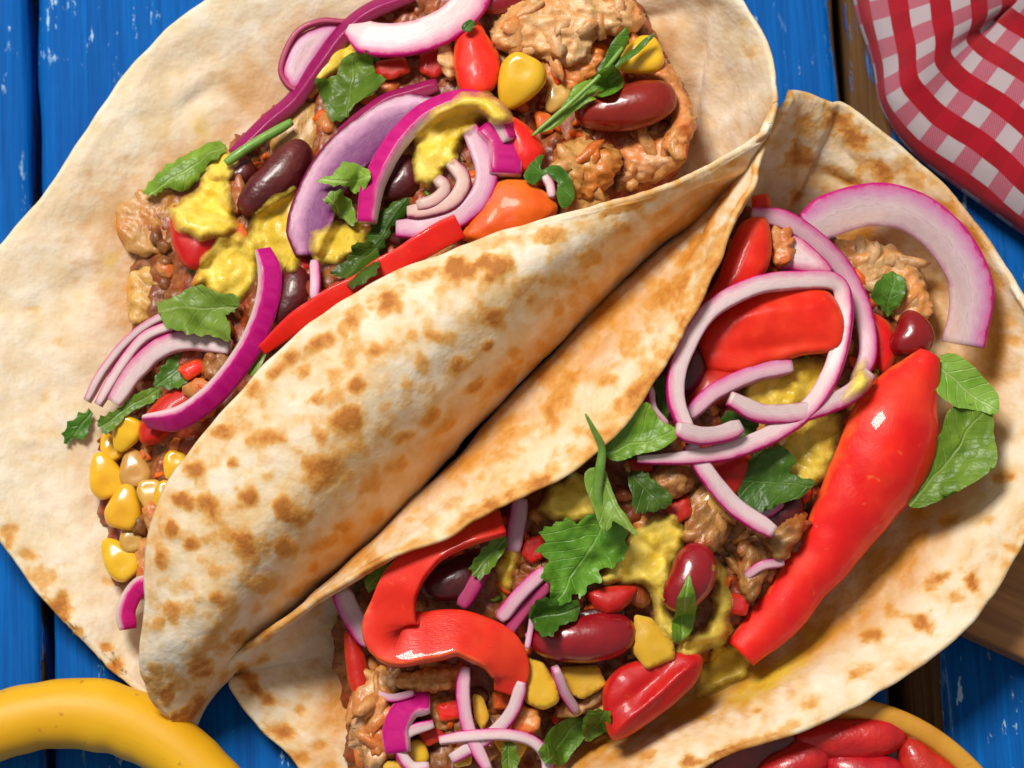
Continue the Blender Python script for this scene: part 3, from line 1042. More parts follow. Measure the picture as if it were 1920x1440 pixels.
T2 = [
    [(462, 1212, 19), (428, 1246, 13), (438, 1300, 6), (560, 1440, 5), (680, 1570, 8), (800, 1680, 14)],
    [(655, 1088, 35), (590, 1125, 9), (660, 1270, 4), (860, 1440, 7), (980, 1560, 20), (1060, 1640, 26)],
    [(872, 985, 41), (790, 928, 9), (930, 1130, 4), (1130, 1340, 8), (1240, 1410, 20), (1330, 1430, 24)],
    [(1100, 862, 43), (965, 752, 10), (1150, 940, 4), (1390, 1230, 9), (1475, 1310, 20), (1548, 1350, 24)],
    [(1240, 702, 43), (1112, 598, 11), (1330, 800, 5), (1570, 1070, 10), (1690, 1180, 18), (1795, 1190, 24)],
    [(1318, 548, 43), (1222, 488, 13), (1430, 640, 6), (1690, 890, 10), (1830, 1010, 18), (1925, 1008, 28)],
    [(1392, 392, 43), (1322, 402, 18), (1500, 500, 8), (1770, 700, 11), (1925, 800, 18), (2040, 870, 27)],
    [(1442, 262, 40), (1402, 308, 26), (1520, 380, 14), (1780, 520, 14), (1940, 640, 19), (2050, 730, 26)],
    [(1484, 172, 34), (1520, 178, 31), (1600, 208, 27), (1775, 352, 23), (1874, 486, 22), (1950, 620, 25)],
]
for i, z in enumerate((13, 17, 20, 22, 22, 22, 24, 28, 31)):
    r = T2[i]
    x, y, _ = r[1]
    r[1] = (x, y, z)
    k = 0.25 if i in (0, 8) else 1.0
    if i == 8:
        r.insert(2, tuple(0.5 * (a + b) for a, b in zip(r[1], r[2])))
    else:
        r.insert(2, (x + 70 * k, y + 60 * k, 4 if i < 6 else z * 0.6))
t2_spots = [(1060, 745, 22, 48, -30, 1.0), (1190, 650, 28, 22, 40, .9), (1130, 590, 40, 26, 45, .7), (1030, 700, 34, 22, 45, .6), (960, 800, 26, 18, 40, .5), (880, 870, 30, 16, 40, .5), (1250, 560, 30, 20, 50, .8),
            (1300, 470, 34, 10, 60, .9), (1340, 420, 40, 8, 62, 1.0), (1290, 530, 26, 8, 60, .8), (1380, 350, 40, 7, 62, .8), (1410, 300, 30, 6, 65, .7), (1150, 720, 14, 10, 0, .6),
            (1505, 235, 30, 26), (1490, 290, 32, 26, 30, .8), (1570, 228, 46, 18, -28), (1610, 262, 30, 18, -30, .9), (1640, 310, 24, 18), (1690, 305, 20, 18), (1660, 330, 18, 22, 0, .9), (1720, 335, 26, 20, -40, .9),
            (1488, 365, 15, 16, 0, 1.0), (1470, 400, 14, 12, 0, .9), (1500, 330, 60, 14, -25, .55), (1580, 330, 50, 14, -30, .5), (1620, 350, 40, 10, -20, .4), (1780, 390, 30, 14, -40, .8), (1830, 450, 34, 14, -50, .9),
            (1740, 380, 20, 14, -40, .6), (1870, 520, 20, 14, -50, .7), (1880, 600, 34, 24, 0, .6), (1860, 660, 30, 20, 0, .7), (1900, 640, 30, 14, 0, .6), (1810, 690, 22, 14, 0, .5),
            (1827, 1093, 14, 18), (1793, 1123, 15, 15), (1760, 1090, 34, 12, 20), (1727, 1170, 30, 17, -20), (1637, 1190, 26, 17, 20), (1673, 1153, 16, 15), (1613, 1262, 28, 15, 20), (1580, 1170, 15, 15),
            (1523, 1323, 20, 14, 25), (1423, 1337, 11, 6, 20), (1480, 1367, 24, 12, 25), (1400, 1400, 46, 16, 22), (1300, 1432, 24, 14), (1727, 1010, 28, 14, 35), (1680, 1060, 36, 14, 40), (1780, 980, 20, 10, 30), (1860, 980, 16, 12, 0, .8),
            (1545, 1200, 16, 8, 40, .8), (1470, 1390, 20, 10, 20), (1350, 1415, 18, 8, 20), (1640, 1110, 30, 9, 42, .9), (1590, 1150, 26, 8, 42, .8), (1220, 1420, 20, 8, 20, .7), (1880, 900, 24, 16, 0, .6), (1900, 1030, 14, 10, 0, .7),
            (470, 1280, 26, 18, -40), (500, 1310, 28, 14, -30, 1.1), (530, 1370, 32, 18, -40), (560, 1420, 24, 16), (600, 1400, 18, 12), (450, 1245, 16, 14), (560, 1330, 14, 10, 0, .6), (610, 1180, 16, 8, 25, .5), (490, 1230, 20, 8, 30, .8), (620, 1440, 22, 14)]
t2_oil_shades = [(640, 1330, 55, 70, 0, .8), (650, 1200, 30, 60, 0, .5), (600, 1430, 40, 40, 0, .5), (1150, 1430, 80, 30, 25, .7), (1300, 1330, 120, 30, 30, .9), (1420, 1280, 90, 40, 38, .9), (1540, 1170, 100, 30, 45, .85),
           (1650, 1050, 90, 28, 48, .8), (1740, 940, 60, 40, 50, .7), (1620, 450, 110, 44, -20, .75), (1700, 560, 80, 90, 0, .8), (1850, 680, 60, 40, 0, .55), (1440, 400, 40, 50, 0, .4), (1800, 620, 40, 60, 0, .5),
           (900, 850, 180, 30, 42, .6), (1130, 640, 190, 44, 46, .6), (1300, 480, 90, 16, 58, .5), (640, 1070, 150, 18, 38, .45), (1100, 690, 120, 30, 46, .35)]  # this row paints shade cast on the left flap by the other fold
t2_yels = [(1450, 1280, 60, 22, 30, 1.0), (1480, 1250, 34, 16, 40, .8), (1400, 1310, 40, 16, 25, .7), (1360, 1290, 50, 20, 30, .5), (1530, 1200, 20, 16, 40, .5)]
t2_ridges = [(1440, 280, 1330, 500, 7, -1.1), (1420, 330, 1300, 560, 8, 0.9), (1400, 300, 1250, 560, 8, -.9), (1480, 300, 1650, 370, 14, .8), (1560, 250, 1620, 330, 12, .7), (1000, 800, 1150, 680, 18, .6), (760, 1010, 960, 850, 10, -.5),
             (700, 1060, 900, 930, 8, .5), (1500, 1350, 1800, 1130, 40, .5), (560, 1200, 640, 1160, 10, .5), (1500, 230, 1480, 330, 9, .8)]
tag(sheet('tortilla', T2, 330, 250, 1.7, M['tortilla'], t2_spots, t2_oil_shades, t2_yels, t2_ridges, 0.6, seed=5.0,
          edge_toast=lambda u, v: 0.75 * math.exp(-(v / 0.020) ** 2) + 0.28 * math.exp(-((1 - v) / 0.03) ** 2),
          general=lambda x, y, u, v: 0.36 if v < 0.22 else (0.24 if u > 0.75 else 0.2),  # left flap browned further to stand in for cast shade
          oil_shade_fn=lambda u, v: (0.38 * np.exp(-((v - 0.17) / 0.07) ** 2) + 0.9 * np.exp(-((v - 0.73) / 0.06) ** 2)) * np.clip(u * 6, 0, 1)),  # first band paints the left flap's shade, second is oil from the filling
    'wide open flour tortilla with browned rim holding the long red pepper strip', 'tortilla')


# ================================================================== gingham napkin
def m_gingham():
    t = NT('gingham')
    s = t.sep(t.uvc())
    wob = t.maprange(t.noise(60, 2), 0.3, 0.7, -0.25, 0.25)
    per = 8.3

    def band(x, off):
        f = t.math('FRACT', t.math('ADD', t.math('DIVIDE', t.math('ADD', x, wob), per), off))
        return t.ramp(f, [(0.0, 0.0), (0.02, 1.0), (0.50, 1.0), (0.52, 0.0)])
    a = band(s[0], 0.1)
    b = band(s[1], 0.62)
    weave = t.ramp(t.math('FRACT', t.math('MULTIPLY', t.math('ADD', s[0], s[1]), 1.9)), [(0.35, 0.0), (0.5, 1.0), (0.85, 1.0), (1.0, 0.0)])
    white, red, dred = (0.58, 0.50, 0.53), (0.46, 0.004, 0.016), (0.33, 0.003, 0.011)
    pink = t.mix(weave, (0.48, 0.05, 0.09), (0.58, 0.24, 0.31))
    r0 = t.mix(a, white, pink)
    r1 = t.mix(a, t.mix(weave, dred, red), red)
    col = t.mix(b, r0, r1)
    thx = t.math('SINE', t.math('MULTIPLY', s[0], 22.0))
    thy = t.math('SINE', t.math('MULTIPLY', s[1], 22.0))
    wv = t.math('MULTIPLY', thx, thy)
    col = t.mix(t.maprange(wv, -1, 1, 0.0, 0.22), col, tuple((0.25, 0.0, 0.02)))
    n1 = t.bump(wv, 0.00018, 0.6)
    n2 = t.bump(t.noise(90, 3), 0.0012, 0.25, n1)
    return t.out(col, 0.85, n2, spec=0.15, sheen=0.15)


M['gingham'] = m_gingham()
edge = [(1596, -130), (1600, -50), (1612, 30), (1640, 120), (1655, 200), (1700, 270), (1790, 345), (1900, 425), (2010, 500), (2100, 560)]
ne = len(edge)
inw = [(80, -10), (80, -16), (78, -24), (74, -34), (62, -48), (50, -62), (46, -66), (46, -66), (46, -66), (46, -66)]
rows = []
for q, (k, z) in enumerate([(0.45, 0.6), (0.0, 3.5), (-0.02, 7.5), (0.35, 12.5), (1.3, 16), (2.6, 16.5), (3.6, 14), (4.6, 18), (6.0, 22), (7.5, 20)]):
    rows.append([(e[0] + d[0] * k, e[1] + d[1] * k, z * (1 + 0.10 * math.sin(1.3 * i + q))) for i, (e, d) in enumerate(zip(edge, inw))])
Cn = np.asarray(rows, float)
nq, npp = 120, 170
A = np.stack([cr(Cn[:, v], nq) for v in range(ne)], 1)
G = np.stack([cr(A[u], npp) for u in range(nq)], 0)
X = Parr(G)
for i in range(nq):
    for j in range(npp):
        p = X[i, j]
        X[i, j, 2] += 0.0011 * nz(p, 34, 3) + 0.0004 * nz(p, 120, 8)
        X[i, j, 0] += 0.0005 * nz(p, 60, 5)
        X[i, j, 2] = max(X[i, j, 2], 0.0004)
sv = np.zeros((nq, npp))
su = np.zeros((nq, npp))
sv[1:] = np.cumsum(np.linalg.norm(np.diff(X, axis=0), axis=2), 0) * 1000
ref = 18
al = np.concatenate([[0], np.cumsum(np.linalg.norm(np.diff(X[ref], axis=0), axis=1))]) * 1000
su[:] = al[None, :]
sv = sv - sv[ref][None, :]
verts = X.reshape(-1, 3)
faces = [(i * npp + j, (i + 1) * npp + j, (i + 1) * npp + j + 1, i * npp + j + 1) for i in range(nq - 1) for j in range(npp - 1)]
nap = build('napkin', verts, faces, M['gingham'], uv=np.stack([su.ravel(), sv.ravel()], 1))
sm = nap.modifiers.new('thickness', 'SOLIDIFY')
sm.thickness = 0.0006
sm.offset = -1
tag(nap, 'red and white checked cloth napkin bunched up on the blue boards', 'napkin')


# ================================================================== bowl of beans
tb = NT('ochre_glaze')
cb = tb.mix(tb.ramp(tb.noise(70, 4, 0.6), [(0.35, 0.0), (0.7, 1.0)]), (0.56, 0.24, 0.020), (0.70, 0.36, 0.040))
cb = tb.mix(tb.ramp(tb.noise(420, 3), [(0.62, 0.0), (0.72, 0.5)]), cb, (0.36, 0.13, 0.012))
M['glaze'] = tb.out(cb, 0.30, tb.bump(tb.noise(160, 3), 0.0006, 0.3), coat=0.4, coat_rough=0.15)
bc = P(1546, 1704, 18)
prof = [(0.0, 0.0), (18, 0.0), (22, 0.8), (30, 5), (36.5, 12), (39.2, 16.2), (39.9, 17.4), (39.4, 18.3), (38.0, 18.6), (36.4, 18.0), (35.4, 16.0), (31, 11), (24, 5.5), (12, 3.2), (0.0, 2.8)]
prof = cr(np.array(prof, float), 70)
prof[0, 0] = prof[-1, 0] = 0.0
ns = 110
verts, faces = [], []
for (r, z) in prof:
    for k in range(ns):
        a = 2 * math.pi * k / ns
        rr = r * (1 + 0.006 * math.sin(3 * a + 1) + 0.003 * math.sin(7 * a))
        verts.append((bc[0] + rr * 1e-3 * math.cos(a), bc[1] + rr * 1e-3 * math.sin(a), max(0, z) * 1e-3 + 0.0003))
for i in range(len(prof) - 1):
    for k in range(ns):
        k2 = (k + 1) % ns
        faces.append((i * ns + k, i * ns + k2, (i + 1) * ns + k2, (i + 1) * ns + k))
bowl = tag(build('bowl', verts, faces, M['glaze']), 'ochre yellow glazed bowl of red beans partly under a tortilla', 'bowl')
M['bean_sauce'] = m_wet('bean_sauce', (0.20, 0.006, 0.006), (0.34, 0.016, 0.010), 150, 0.12, 0.0006, 0.3, 0.6, 0.1)
verts = [(bc[0], bc[1], 0.0140)]
for r in (10, 20, 28, 33.2):
    for k in range(64):
        a = 2 * math.pi * k / 64
        verts.append((bc[0] + r * 1e-3 * math.cos(a), bc[1] + r * 1e-3 * math.sin(a), 0.0140 + (0.0004 if r > 33 else 0) + 0.0003 * nz((r * .1 * math.cos(a), r * .1 * math.sin(a), 0), 1.5)))
faces = [(0, 1 + k, 1 + (k + 1) % 64) for k in range(64)]
for q in range(3):
    faces += [(1 + q * 64 + k, 1 + q * 64 + (k + 1) % 64, 1 + (q + 1) * 64 + (k + 1) % 64, 1 + (q + 1) * 64 + k) for k in range(64)]
tag(build('bean_sauce', verts, faces, M['bean_sauce']), 'red cooking liquid around the beans in the ochre bowl', 'sauce', kind='stuff')
for i, (x, y, L, W, an, lab) in enumerate([
        (1600, 1382, 210, 84, 2, 'long shiny red bean along the inside of the ochre bowl rim'),
        (1492, 1432, 150, 88, 28, 'red bean in the bowl half tucked under the tortilla edge'),
        (1622, 1452, 150, 92, -12, 'plump red bean lying in the middle of the bowl of beans'),
        (1738, 1436, 130, 84, -40, 'red bean ending against the curved side of the ochre bowl'),
        (1545, 1510, 160, 90, 60, None), (1690, 1530, 160, 90, 20, None), (1790, 1520, 140, 84, -55, None), (1600, 1590, 160, 88, -20, None), (1470, 1560, 150, 88, 10, None)]):
    if lab is None:
        continue
    o = bean('kidney_bean', x, y, 15.4 + (0.8 if i == 0 else 0), L, W, an, M['bowl_bean'], bend=0.10 if i != 3 else 0.2, seed=i)
    tag(o, lab, 'bean', 'red beans in the bowl')

# ================================================================== wooden board at the right
tb = NT('oiled_wood')
ob = tb.obj()
gr = tb.noise(1.0, 5, 0.65, src=tb.mapping(ob, (14, 420, 300)))
cb = tb.mix(tb.ramp(gr, [(0.3, 0.0), (0.7, 1.0)]), (0.26, 0.095, 0.024), (0.58, 0.27, 0.08))
cb = tb.mix(tb.math('MULTIPLY', tb.ramp(tb.noise(40, 3), [(0.4, 0), (0.7, 1)]), 0.4), cb, (0.40, 0.19, 0.065))
M['board'] = tb.out(cb, 0.5, tb.bump(gr, 0.0005, 0.4), coat=0.1, coat_rough=0.3)
A0, A1 = P(1790, 1176, 8), P(1925, 1238, 8)
dx = (A1 - A0)[:2]
dx /= np.linalg.norm(dx)
dy = np.array((-dx[1], dx[0]))
bm = bmesh.new()
bmesh.ops.create_cube(bm, size=1.0)
bmesh.ops.scale(bm, vec=(0.16, 0.040, 0.008), verts=bm.verts)
bmesh.ops.bevel(bm, geom=list(bm.edges), offset=0.0016, segments=4, affect='EDGES', profile=0.6)
me = bpy.data.meshes.new('cutting_board')
bm.to_mesh(me)
bm.free()
me.polygons.foreach_set("use_smooth", [True] * len(me.polygons))
me.materials.append(M['board'])
bo = bpy.data.objects.new('cutting_board', me)
cc = A0[:2] + dx * (0.08 - 0.006) + dy * 0.020
bo.location = (cc[0], cc[1], 0.0045)
bo.rotation_euler = (0, 0, math.atan2(dx[1], dx[0]))
COL.objects.link(bo)
tag(bo, 'brown wooden board edge showing beyond the open tortilla', 'cutting board')

# ================================================================== curved yellow pepper
ty = NT('yellow_skin')
yc = ty.mix(ty.ramp(ty.noise(22, 3, 0.55), [(0.35, 0.0), (0.68, 1.0)]), (0.72, 0.37, 0.008), (0.85, 0.52, 0.014))
yc = ty.mix(ty.math('MULTIPLY', ty.ramp(ty.noise(1.0, 3, 0.6, src=ty.mapping(ty.uvc(), (9, 0.5, 1))), [(0.45, 0.0), (0.7, 1.0)]), 0.35), yc, (0.70, 0.33, 0.010))
yc = ty.mix(ty.math('MULTIPLY', ty.ramp(ty.noise(420, 2, 0.5), [(0.71, 0.0), (0.76, 1.0)]), 0.5), yc, (0.35, 0.14, 0.01))
M['yellow_skin'] = ty.out(yc, 0.48, ty.bump(ty.noise(140, 3), 0.0006, 0.15), sss=0.15, rad=(1, 0.6, 0.1), sscale=0.0015, spec=0.35)
yp = sweep('yellow_pepper', [(-170, 1450, 7.2), (-60, 1385, 7.2), (60, 1345, 7.2), (180, 1340, 7.2), (290, 1380, 7.2), (385, 1455, 7.2), (470, 1560, 7.2), (520, 1680, 7.2)], 128, 13.2, M['yellow_skin'],
           exp=2.15, sec=32, n=70, wob=0.1, widths=(0.85, 0.98, 1.0, 1.06, 1.0, 0.92, 0.8, 0.6))
tag(yp, 'smooth curved yellow pepper lying on the boards beside the folded tortilla', 'pepper')


# ================================================================== filling
BED1 = [(200, 900, 13), (240, 700, 15), (250, 500, 17), (300, 380, 18), (500, 230, 20), (620, 60, 23), (420, 680, 23), (450, 470, 24), (620, 360, 26), (700, 150, 26), (950, 150, 29), (1150, 60, 28),
        (1200, 220, 28), (1280, 270, 27), (1080, 330, 31), (900, 420, 33), (640, 560, 31), (430, 760, 25), (330, 940, 19), (250, 1080, 12), (240, 1150, 9), (860, 300, 31)]
BED2 = [(650, 1330, 12), (680, 1200, 15), (760, 1380, 16), (720, 1120, 24), (850, 1060, 28), (950, 1200, 25), (900, 1320, 20), (1030, 1080, 29), (1100, 960, 31), (1250, 900, 31), (1230, 760, 33), (1250, 1080, 27),
        (1200, 1250, 21), (1350, 1150, 22), (1100, 1400, 14), (1450, 1000, 25), (1550, 850, 24), (1520, 650, 25), (1350, 600, 32), (1420, 450, 31), (1600, 480, 21), (1680, 560, 19), (1700, 760, 19), (1620, 960, 18), (1480, 1130, 17), (1400, 1220, 15)]


def bz(px, py):
    side = BED1 if (py - 1090) < -(px - 640) * 0.86 else BED2      # which taco
    sw = sz = 0.0
    for x, y, z in side:
        w = 1.0 / ((px - x) ** 2 + (py - y) ** 2 + 900.0) ** 1.6
        sw += w
        sz += w * z
    return sz / sw


def bed(name, outline, label, seed):
    o = inflate(name, outline, -6.5, 6.5, M['bed'], hb=4.0, prof=0.35, step=7, noise_amp=0.8, noise_s=120, zf=bz, seed=seed, nod=2.0, nod_s=330)
    return tag(o, label, 'filling', kind='stuff')


bed('minced_filling', [(215, 1110), (180, 960), (180, 860), (215, 740), (245, 600), (235, 430), (280, 360), (400, 280), (540, 180), (570, 90), (640, 20), (720, -60), (950, -90), (1180, -60), (1230, 80), (1280, 190),
                       (1285, 290), (1240, 350), (1130, 420), (900, 500), (700, 600), (520, 720), (400, 850), (330, 1000), (290, 1120)],
    'saucy minced filling heaped inside the folded tortilla', 1.0)
bed('minced_filling', [(640, 1150), (850, 970), (1080, 840), (1210, 700), (1300, 530), (1380, 400), (1430, 390), (1460, 430), (1560, 450), (1660, 470), (1730, 530), (1740, 620), (1720, 720), (1690, 860), (1610, 980),
                       (1490, 1120), (1410, 1190), (1310, 1260), (1200, 1350), (1130, 1390), (1020, 1470), (800, 1500), (660, 1460), (650, 1330)],
    'saucy minced filling heaped inside the open tortilla', 2.0)

# loose crumbs of mince that fill the gaps
ico = bmesh.new()
bmesh.ops.create_icosphere(ico, subdivisions=2, radius=1.0)
ICO_V = np.array([tuple(v.co) for v in ico.verts])
ICO_F = [tuple(v.index for v in f.verts) for f in ico.faces]
ico.free()


def crumbs(name, outline, count, label, seed, mat, on=False, size=(0.9, 2.6)):
    rng = random.Random(seed)
    o = np.asarray(outline, float)
    V, F = [], []
    while count:
        x, y = rng.uniform(o[:, 0].min(), o[:, 0].max()), rng.uniform(o[:, 1].min(), o[:, 1].max())
        if not inside(np.array([[x, y]]), o)[0]:
            continue
        count -= 1
        s = rng.uniform(*size) * 1e-3
        zz = min(hz(x, y), bz(x, y) + 9) - 0.42 * s * 1e3 if on else bz(x, y) - 0.6 + rng.uniform(-.6, .7)
        c = P(x, y, zz)
        sc = np.array((rng.uniform(1.0, 2.3), rng.uniform(.5, .85), rng.uniform(.45, .75)) if on else (rng.uniform(.7, 1.5), rng.uniform(.6, 1.1), rng.uniform(.5, .9))) * s
        R = rotm(rng.uniform(0, 360), rng.uniform(-30, 30))
        base = len(V)
        so = rng.uniform(0, 50)
        for v in ICO_V:
            q = v * sc * (1 + 0.45 * fbm(v, 1.6, so, 2))
            V.append(c + R @ q)
        F += [tuple(base + i for i in f) for f in ICO_F]
    return tag(build(name, V, F, mat), label, 'filling', kind='stuff')


crumbs('meat_crumbs', [(260, 1100), (220, 950), (260, 700), (290, 560), (280, 420), (420, 310), (600, 150), (680, 20), (900, -40), (1180, -20), (1260, 180), (1250, 310), (1100, 390), (860, 460), (640, 570), (400, 760), (310, 980)], 240,
       'loose crumbs of cooked mince in the folded tortilla', 3, M['bed'])
crumbs('chicken_shreds', [(260, 1100), (230, 950), (270, 700), (300, 540), (300, 420), (430, 310), (620, 140), (700, 20), (900, -40), (1180, -20), (1260, 180), (1240, 310), (1100, 390), (860, 460), (640, 570), (400, 760), (310, 980)], 150,
       'orange chicken shreds scattered through the folded tortilla filling', 13, M['red_meat'])
crumbs('meat_crumbs', [(680, 1180), (860, 1020), (1080, 890), (1230, 740), (1320, 560), (1390, 420), (1560, 490), (1680, 520), (1690, 650), (1640, 820), (1540, 960), (1420, 1100), (1300, 1220), (1150, 1330), (1000, 1430), (760, 1440), (680, 1340)], 240,
       'loose crumbs of cooked mince in the open tortilla', 4, M['bed'])
crumbs('chicken_shreds', [(680, 1180), (860, 1020), (1080, 890), (1230, 740), (1320, 560), (1390, 420), (1560, 490), (1680, 520), (1690, 650), (1640, 820), (1540, 960), (1420, 1100), (1300, 1220), (1150, 1330), (1000, 1430), (760, 1440), (680, 1340)], 150,
       'orange chicken shreds scattered through the open tortilla filling', 14, M['red_meat'])

M['oily_meat'] = m_meat('oily_chicken', (0.50, 0.25, 0.06), (0.62, 0.36, 0.11), (0.58, 0.20, 0.03), 0.6)
G_MEAT, G_ON, G_PEP, G_BEAN, G_CORN, G_LEAF, G_SAUCE = ('chunks of cooked chicken in the tacos', 'red onion slices in the tacos', 'pepper and tomato pieces in the tacos', 'kidney beans in the tacos',
                                                       'corn kernels in the tacos', 'herb leaves on the tacos', 'mustard sauce dollops on the tacos')


def ctr(o):
    a = np.asarray(o, float)
    return a[:, 0].mean(), a[:, 1].mean()


_n = [0]


def meat(label, o, dz=0.0, h=3.5, mat='meat', amp=1.5, ns=260, hb=3.5, name='chicken_chunk', nod=1.5, **k):
    _n[0] += 1
    x, y = ctr(o)
    return tag(inflate(name, o, bz(x, y) + dz, h, M[mat], hb=hb, prof=0.7, step=5, noise_amp=amp * 0.45, noise_s=130, seed=_n[0] * 1.7, nod=nod * (0.6 + 0.3 * amp / 1.5), nod_s=400, **k), label, 'meat', G_MEAT)


def pep(label, o, dz=1.5, h=2.0, mat='pepper', name='pepper_piece', cat='pepper', hb=2.2, prof=0.20, amp=0.35, broad=1.6, **k):
    h = h * 0.5
    _n[0] += 1
    x, y = ctr(o)
    if 'sharp' not in k and np.prod(np.ptp(np.asarray(o, float), axis=0)) < 4200:      # small diced bits have flat cut faces
        k['sharp'] = True
        h, broad, prof, amp = h * 0.8, 0.25, 0.14, 0.25
    k.setdefault('step', 6)
    return tag(inflate(name, o, bz(x, y) + dz, h, M[mat], hb=hb, prof=prof, broad=broad, noise_amp=amp, noise_s=95, seed=_n[0] * 1.7, **k), label, cat, G_PEP)


def leaf(label, o, dz=3.0, mat='leaf', bend=1.2, serr=1.5, sfreq=16, name='herb_leaf', rip=0.7, drape=False, top=True, **k):
    _n[0] += 1
    x, y = ctr(o)
    k.setdefault('step', 5)
    if serr >= 0.8:               # frilly parsley edge
        serr, sfreq = serr * 1.4 + 1.2, max(15, sfreq * 1.15)
    return tag(inflate(name, o, bz(x, y) + dz, 0.22, M[mat], hb=0.22, prof=0.25, bend=bend, serr=serr, sfreq=sfreq, noise_amp=rip, noise_s=150, uvmode='leaf', seed=_n[0] * 1.7, drape=(10, 1.3, 0.0) if drape else None, **k), label if top else None, 'herb' if top else None, G_LEAF if top else None)


def grow(o, k):
    a = np.asarray(o, float)
    c = a.mean(0)
    return [tuple(c + (p - c) * k) for p in a]


def sauce(label, o, dz=2.5, h=1.7, mat='sauce', hb=2.2, amp=0.3, drape=True, **k):
    _n[0] += 1
    x, y = ctr(o)
    o = grow(o, 1.12)
    h *= 0.5
    return tag(inflate('sauce_dollop', o, bz(x, y) + dz, h, M[mat], hb=hb, prof=0.6, step=5, noise_amp=amp, noise_s=210, seed=_n[0] * 1.7, serr=4.0, sfreq=41, drape=(3, 0.25, 0.7) if drape else None, **k), label, 'sauce', G_SAUCE)


def onion(label, path, w, t=2.4, mat='onion', dz=3.0, roll=0.0, name='onion_slice', parent=None, top=True, base=None, **k):
    """path of (px, py) or (px, py, extra mm)"""
    _n[0] += 1
    p3 = [(q[0], q[1], (bz(q[0], q[1]) if base is None else base) + dz + (q[2] if len(q) > 2 else 0)) for q in path]
    # even the height out along the band: a slice is stiff
    zs = np.array([q[2] for q in p3])
    if len(zs) > 3:
        ker = np.array([0.25, 0.5, 0.25])
        for _ in range(2):
            zz = np.concatenate([[zs[0]], zs, [zs[-1]]])
            zs = np.convolve(zz, ker, 'valid')
    p3 = [(q[0], q[1], z) for q, z in zip(p3, zs)]
    o = sweep(name, p3, w, t, M[mat], roll=roll, parent=parent, seed=_n[0] * 1.3, **k)
    if top:
        tag(o, label, 'onion', G_ON)
    return o


def onion_set(label, layers, **kw):
    """an onion piece of several layers that move together"""
    x, y = layers[0]['path'][0][:2]
    e = tag(empty('onion_slice', P(x, y, bz(x, y))), label, 'onion', G_ON)
    for L in layers:
        L = dict(L)
        onion(None, L.pop('path'), L.pop('w'), name=L.pop('name', 'layer'), parent=e, top=False, **{**kw, **L})
    return e


def kb(label, x, y, L, W, an, dz=2.0, mat='bean', **k):
    _n[0] += 1
    return tag(bean('kidney_bean', x, y, bz(x, y) + dz, L, W, an, M[mat], seed=_n[0] * 2.1, **k), label, 'bean', G_BEAN)


def corn(label, x, y, s, an, dz=2.0, mat='corn', **k):
    _n[0] += 1
    return tag(kernel('corn_kernel', x, y, bz(x, y) + dz, s, an, M[mat], seed=_n[0] * 2.1, **k), label, 'corn', G_CORN)


# ------------------------------------------------------------------ the folded tortilla's filling
meat('large pale chicken chunk beside the yellow corn kernel near the tortilla end', [(920, 55), (955, 10), (1040, -30), (1150, -20), (1205, 20), (1195, 60), (1120, 75), (1105, 120), (1040, 125), (1000, 105), (950, 105), (925, 85)], 2.0, 5.0, 'meat', 2.0, 300)
meat('reddish chicken shreds behind the kernel under the green sprig', [(1010, 105), (1080, 110), (1110, 80), (1140, 95), (1110, 150), (1060, 190), (1020, 170)], 0.5, 3.0, 'red_meat')
meat('orange chicken piece curled around the glossy red bean', [(1180, 60), (1225, 90), (1265, 130), (1296, 190), (1298, 260), (1270, 300), (1235, 270), (1262, 220), (1245, 160), (1190, 140)], 1.0, 4.0, 'red_meat', 1.4)
meat('pale chicken strip below the glossy red bean', [(1165, 265), (1230, 250), (1285, 240), (1280, 295), (1240, 330), (1190, 350), (1150, 355), (1160, 310)], -1.0, 3.5, 'meat', 1.6)
meat('orange chicken lump beside the tortilla rim and curled leaf', [(1040, 275), (1095, 262), (1150, 275), (1162, 315), (1130, 365), (1085, 378), (1052, 345)], 0.5, 4.0, 'red_meat', 1.6)
meat('small tan chicken shred left of the red pepper wedge', [(822, 85), (848, 80), (858, 120), (845, 150), (825, 130)], 1.5, 3.0)
meat('orange-tan chicken lump at the outer side of the folded tortilla filling', [(218, 400), (255, 355), (320, 360), (332, 420), (322, 465), (270, 480), (228, 460)], -1.8, 1.2, 'oily_meat', 1.0, 150, nod=1.0)
meat('soft tan chicken bit above the pale onion crescent', [(240, 520), (290, 500), (335, 525), (330, 575), (280, 605), (240, 600)], -1.8, 1.2, 'oily_meat', 1.0, 160, nod=1.0)
meat('tan chicken crumb beneath the dark bean', [(415, 355), (450, 330), (470, 370), (450, 410), (425, 395)], 0.5, 3.0, 'brown_meat')
meat('reddish chicken bit at the lower tip of the folded filling', [(255, 1020), (290, 1000), (300, 1050), (285, 1100), (255, 1080)], 1.0, 2.5, 'red_meat', 0.9)
meat('brown chicken bit between corn kernels and the front flap', [(285, 930), (310, 950), (300, 1000), (280, 1010), (270, 960)], 0.0, 2.5, 'red_meat', 0.9)
meat('small brown chicken piece inside the pale onion crescent', [(380, 660), (430, 655), (430, 700), (395, 720), (372, 700)], 1.5, 3.0, 'brown_meat')
meat('tan chicken shreds under the purple onion slice', [(690, 200), (740, 170), (800, 180), (780, 220), (710, 240)], -1.0, 3.0, 'brown_meat')
meat('orange chicken scrap tucked between tomato and flap', [(1060, 380), (1110, 350), (1140, 370), (1120, 395), (1070, 405)], -1.0, 3.0, 'red_meat')

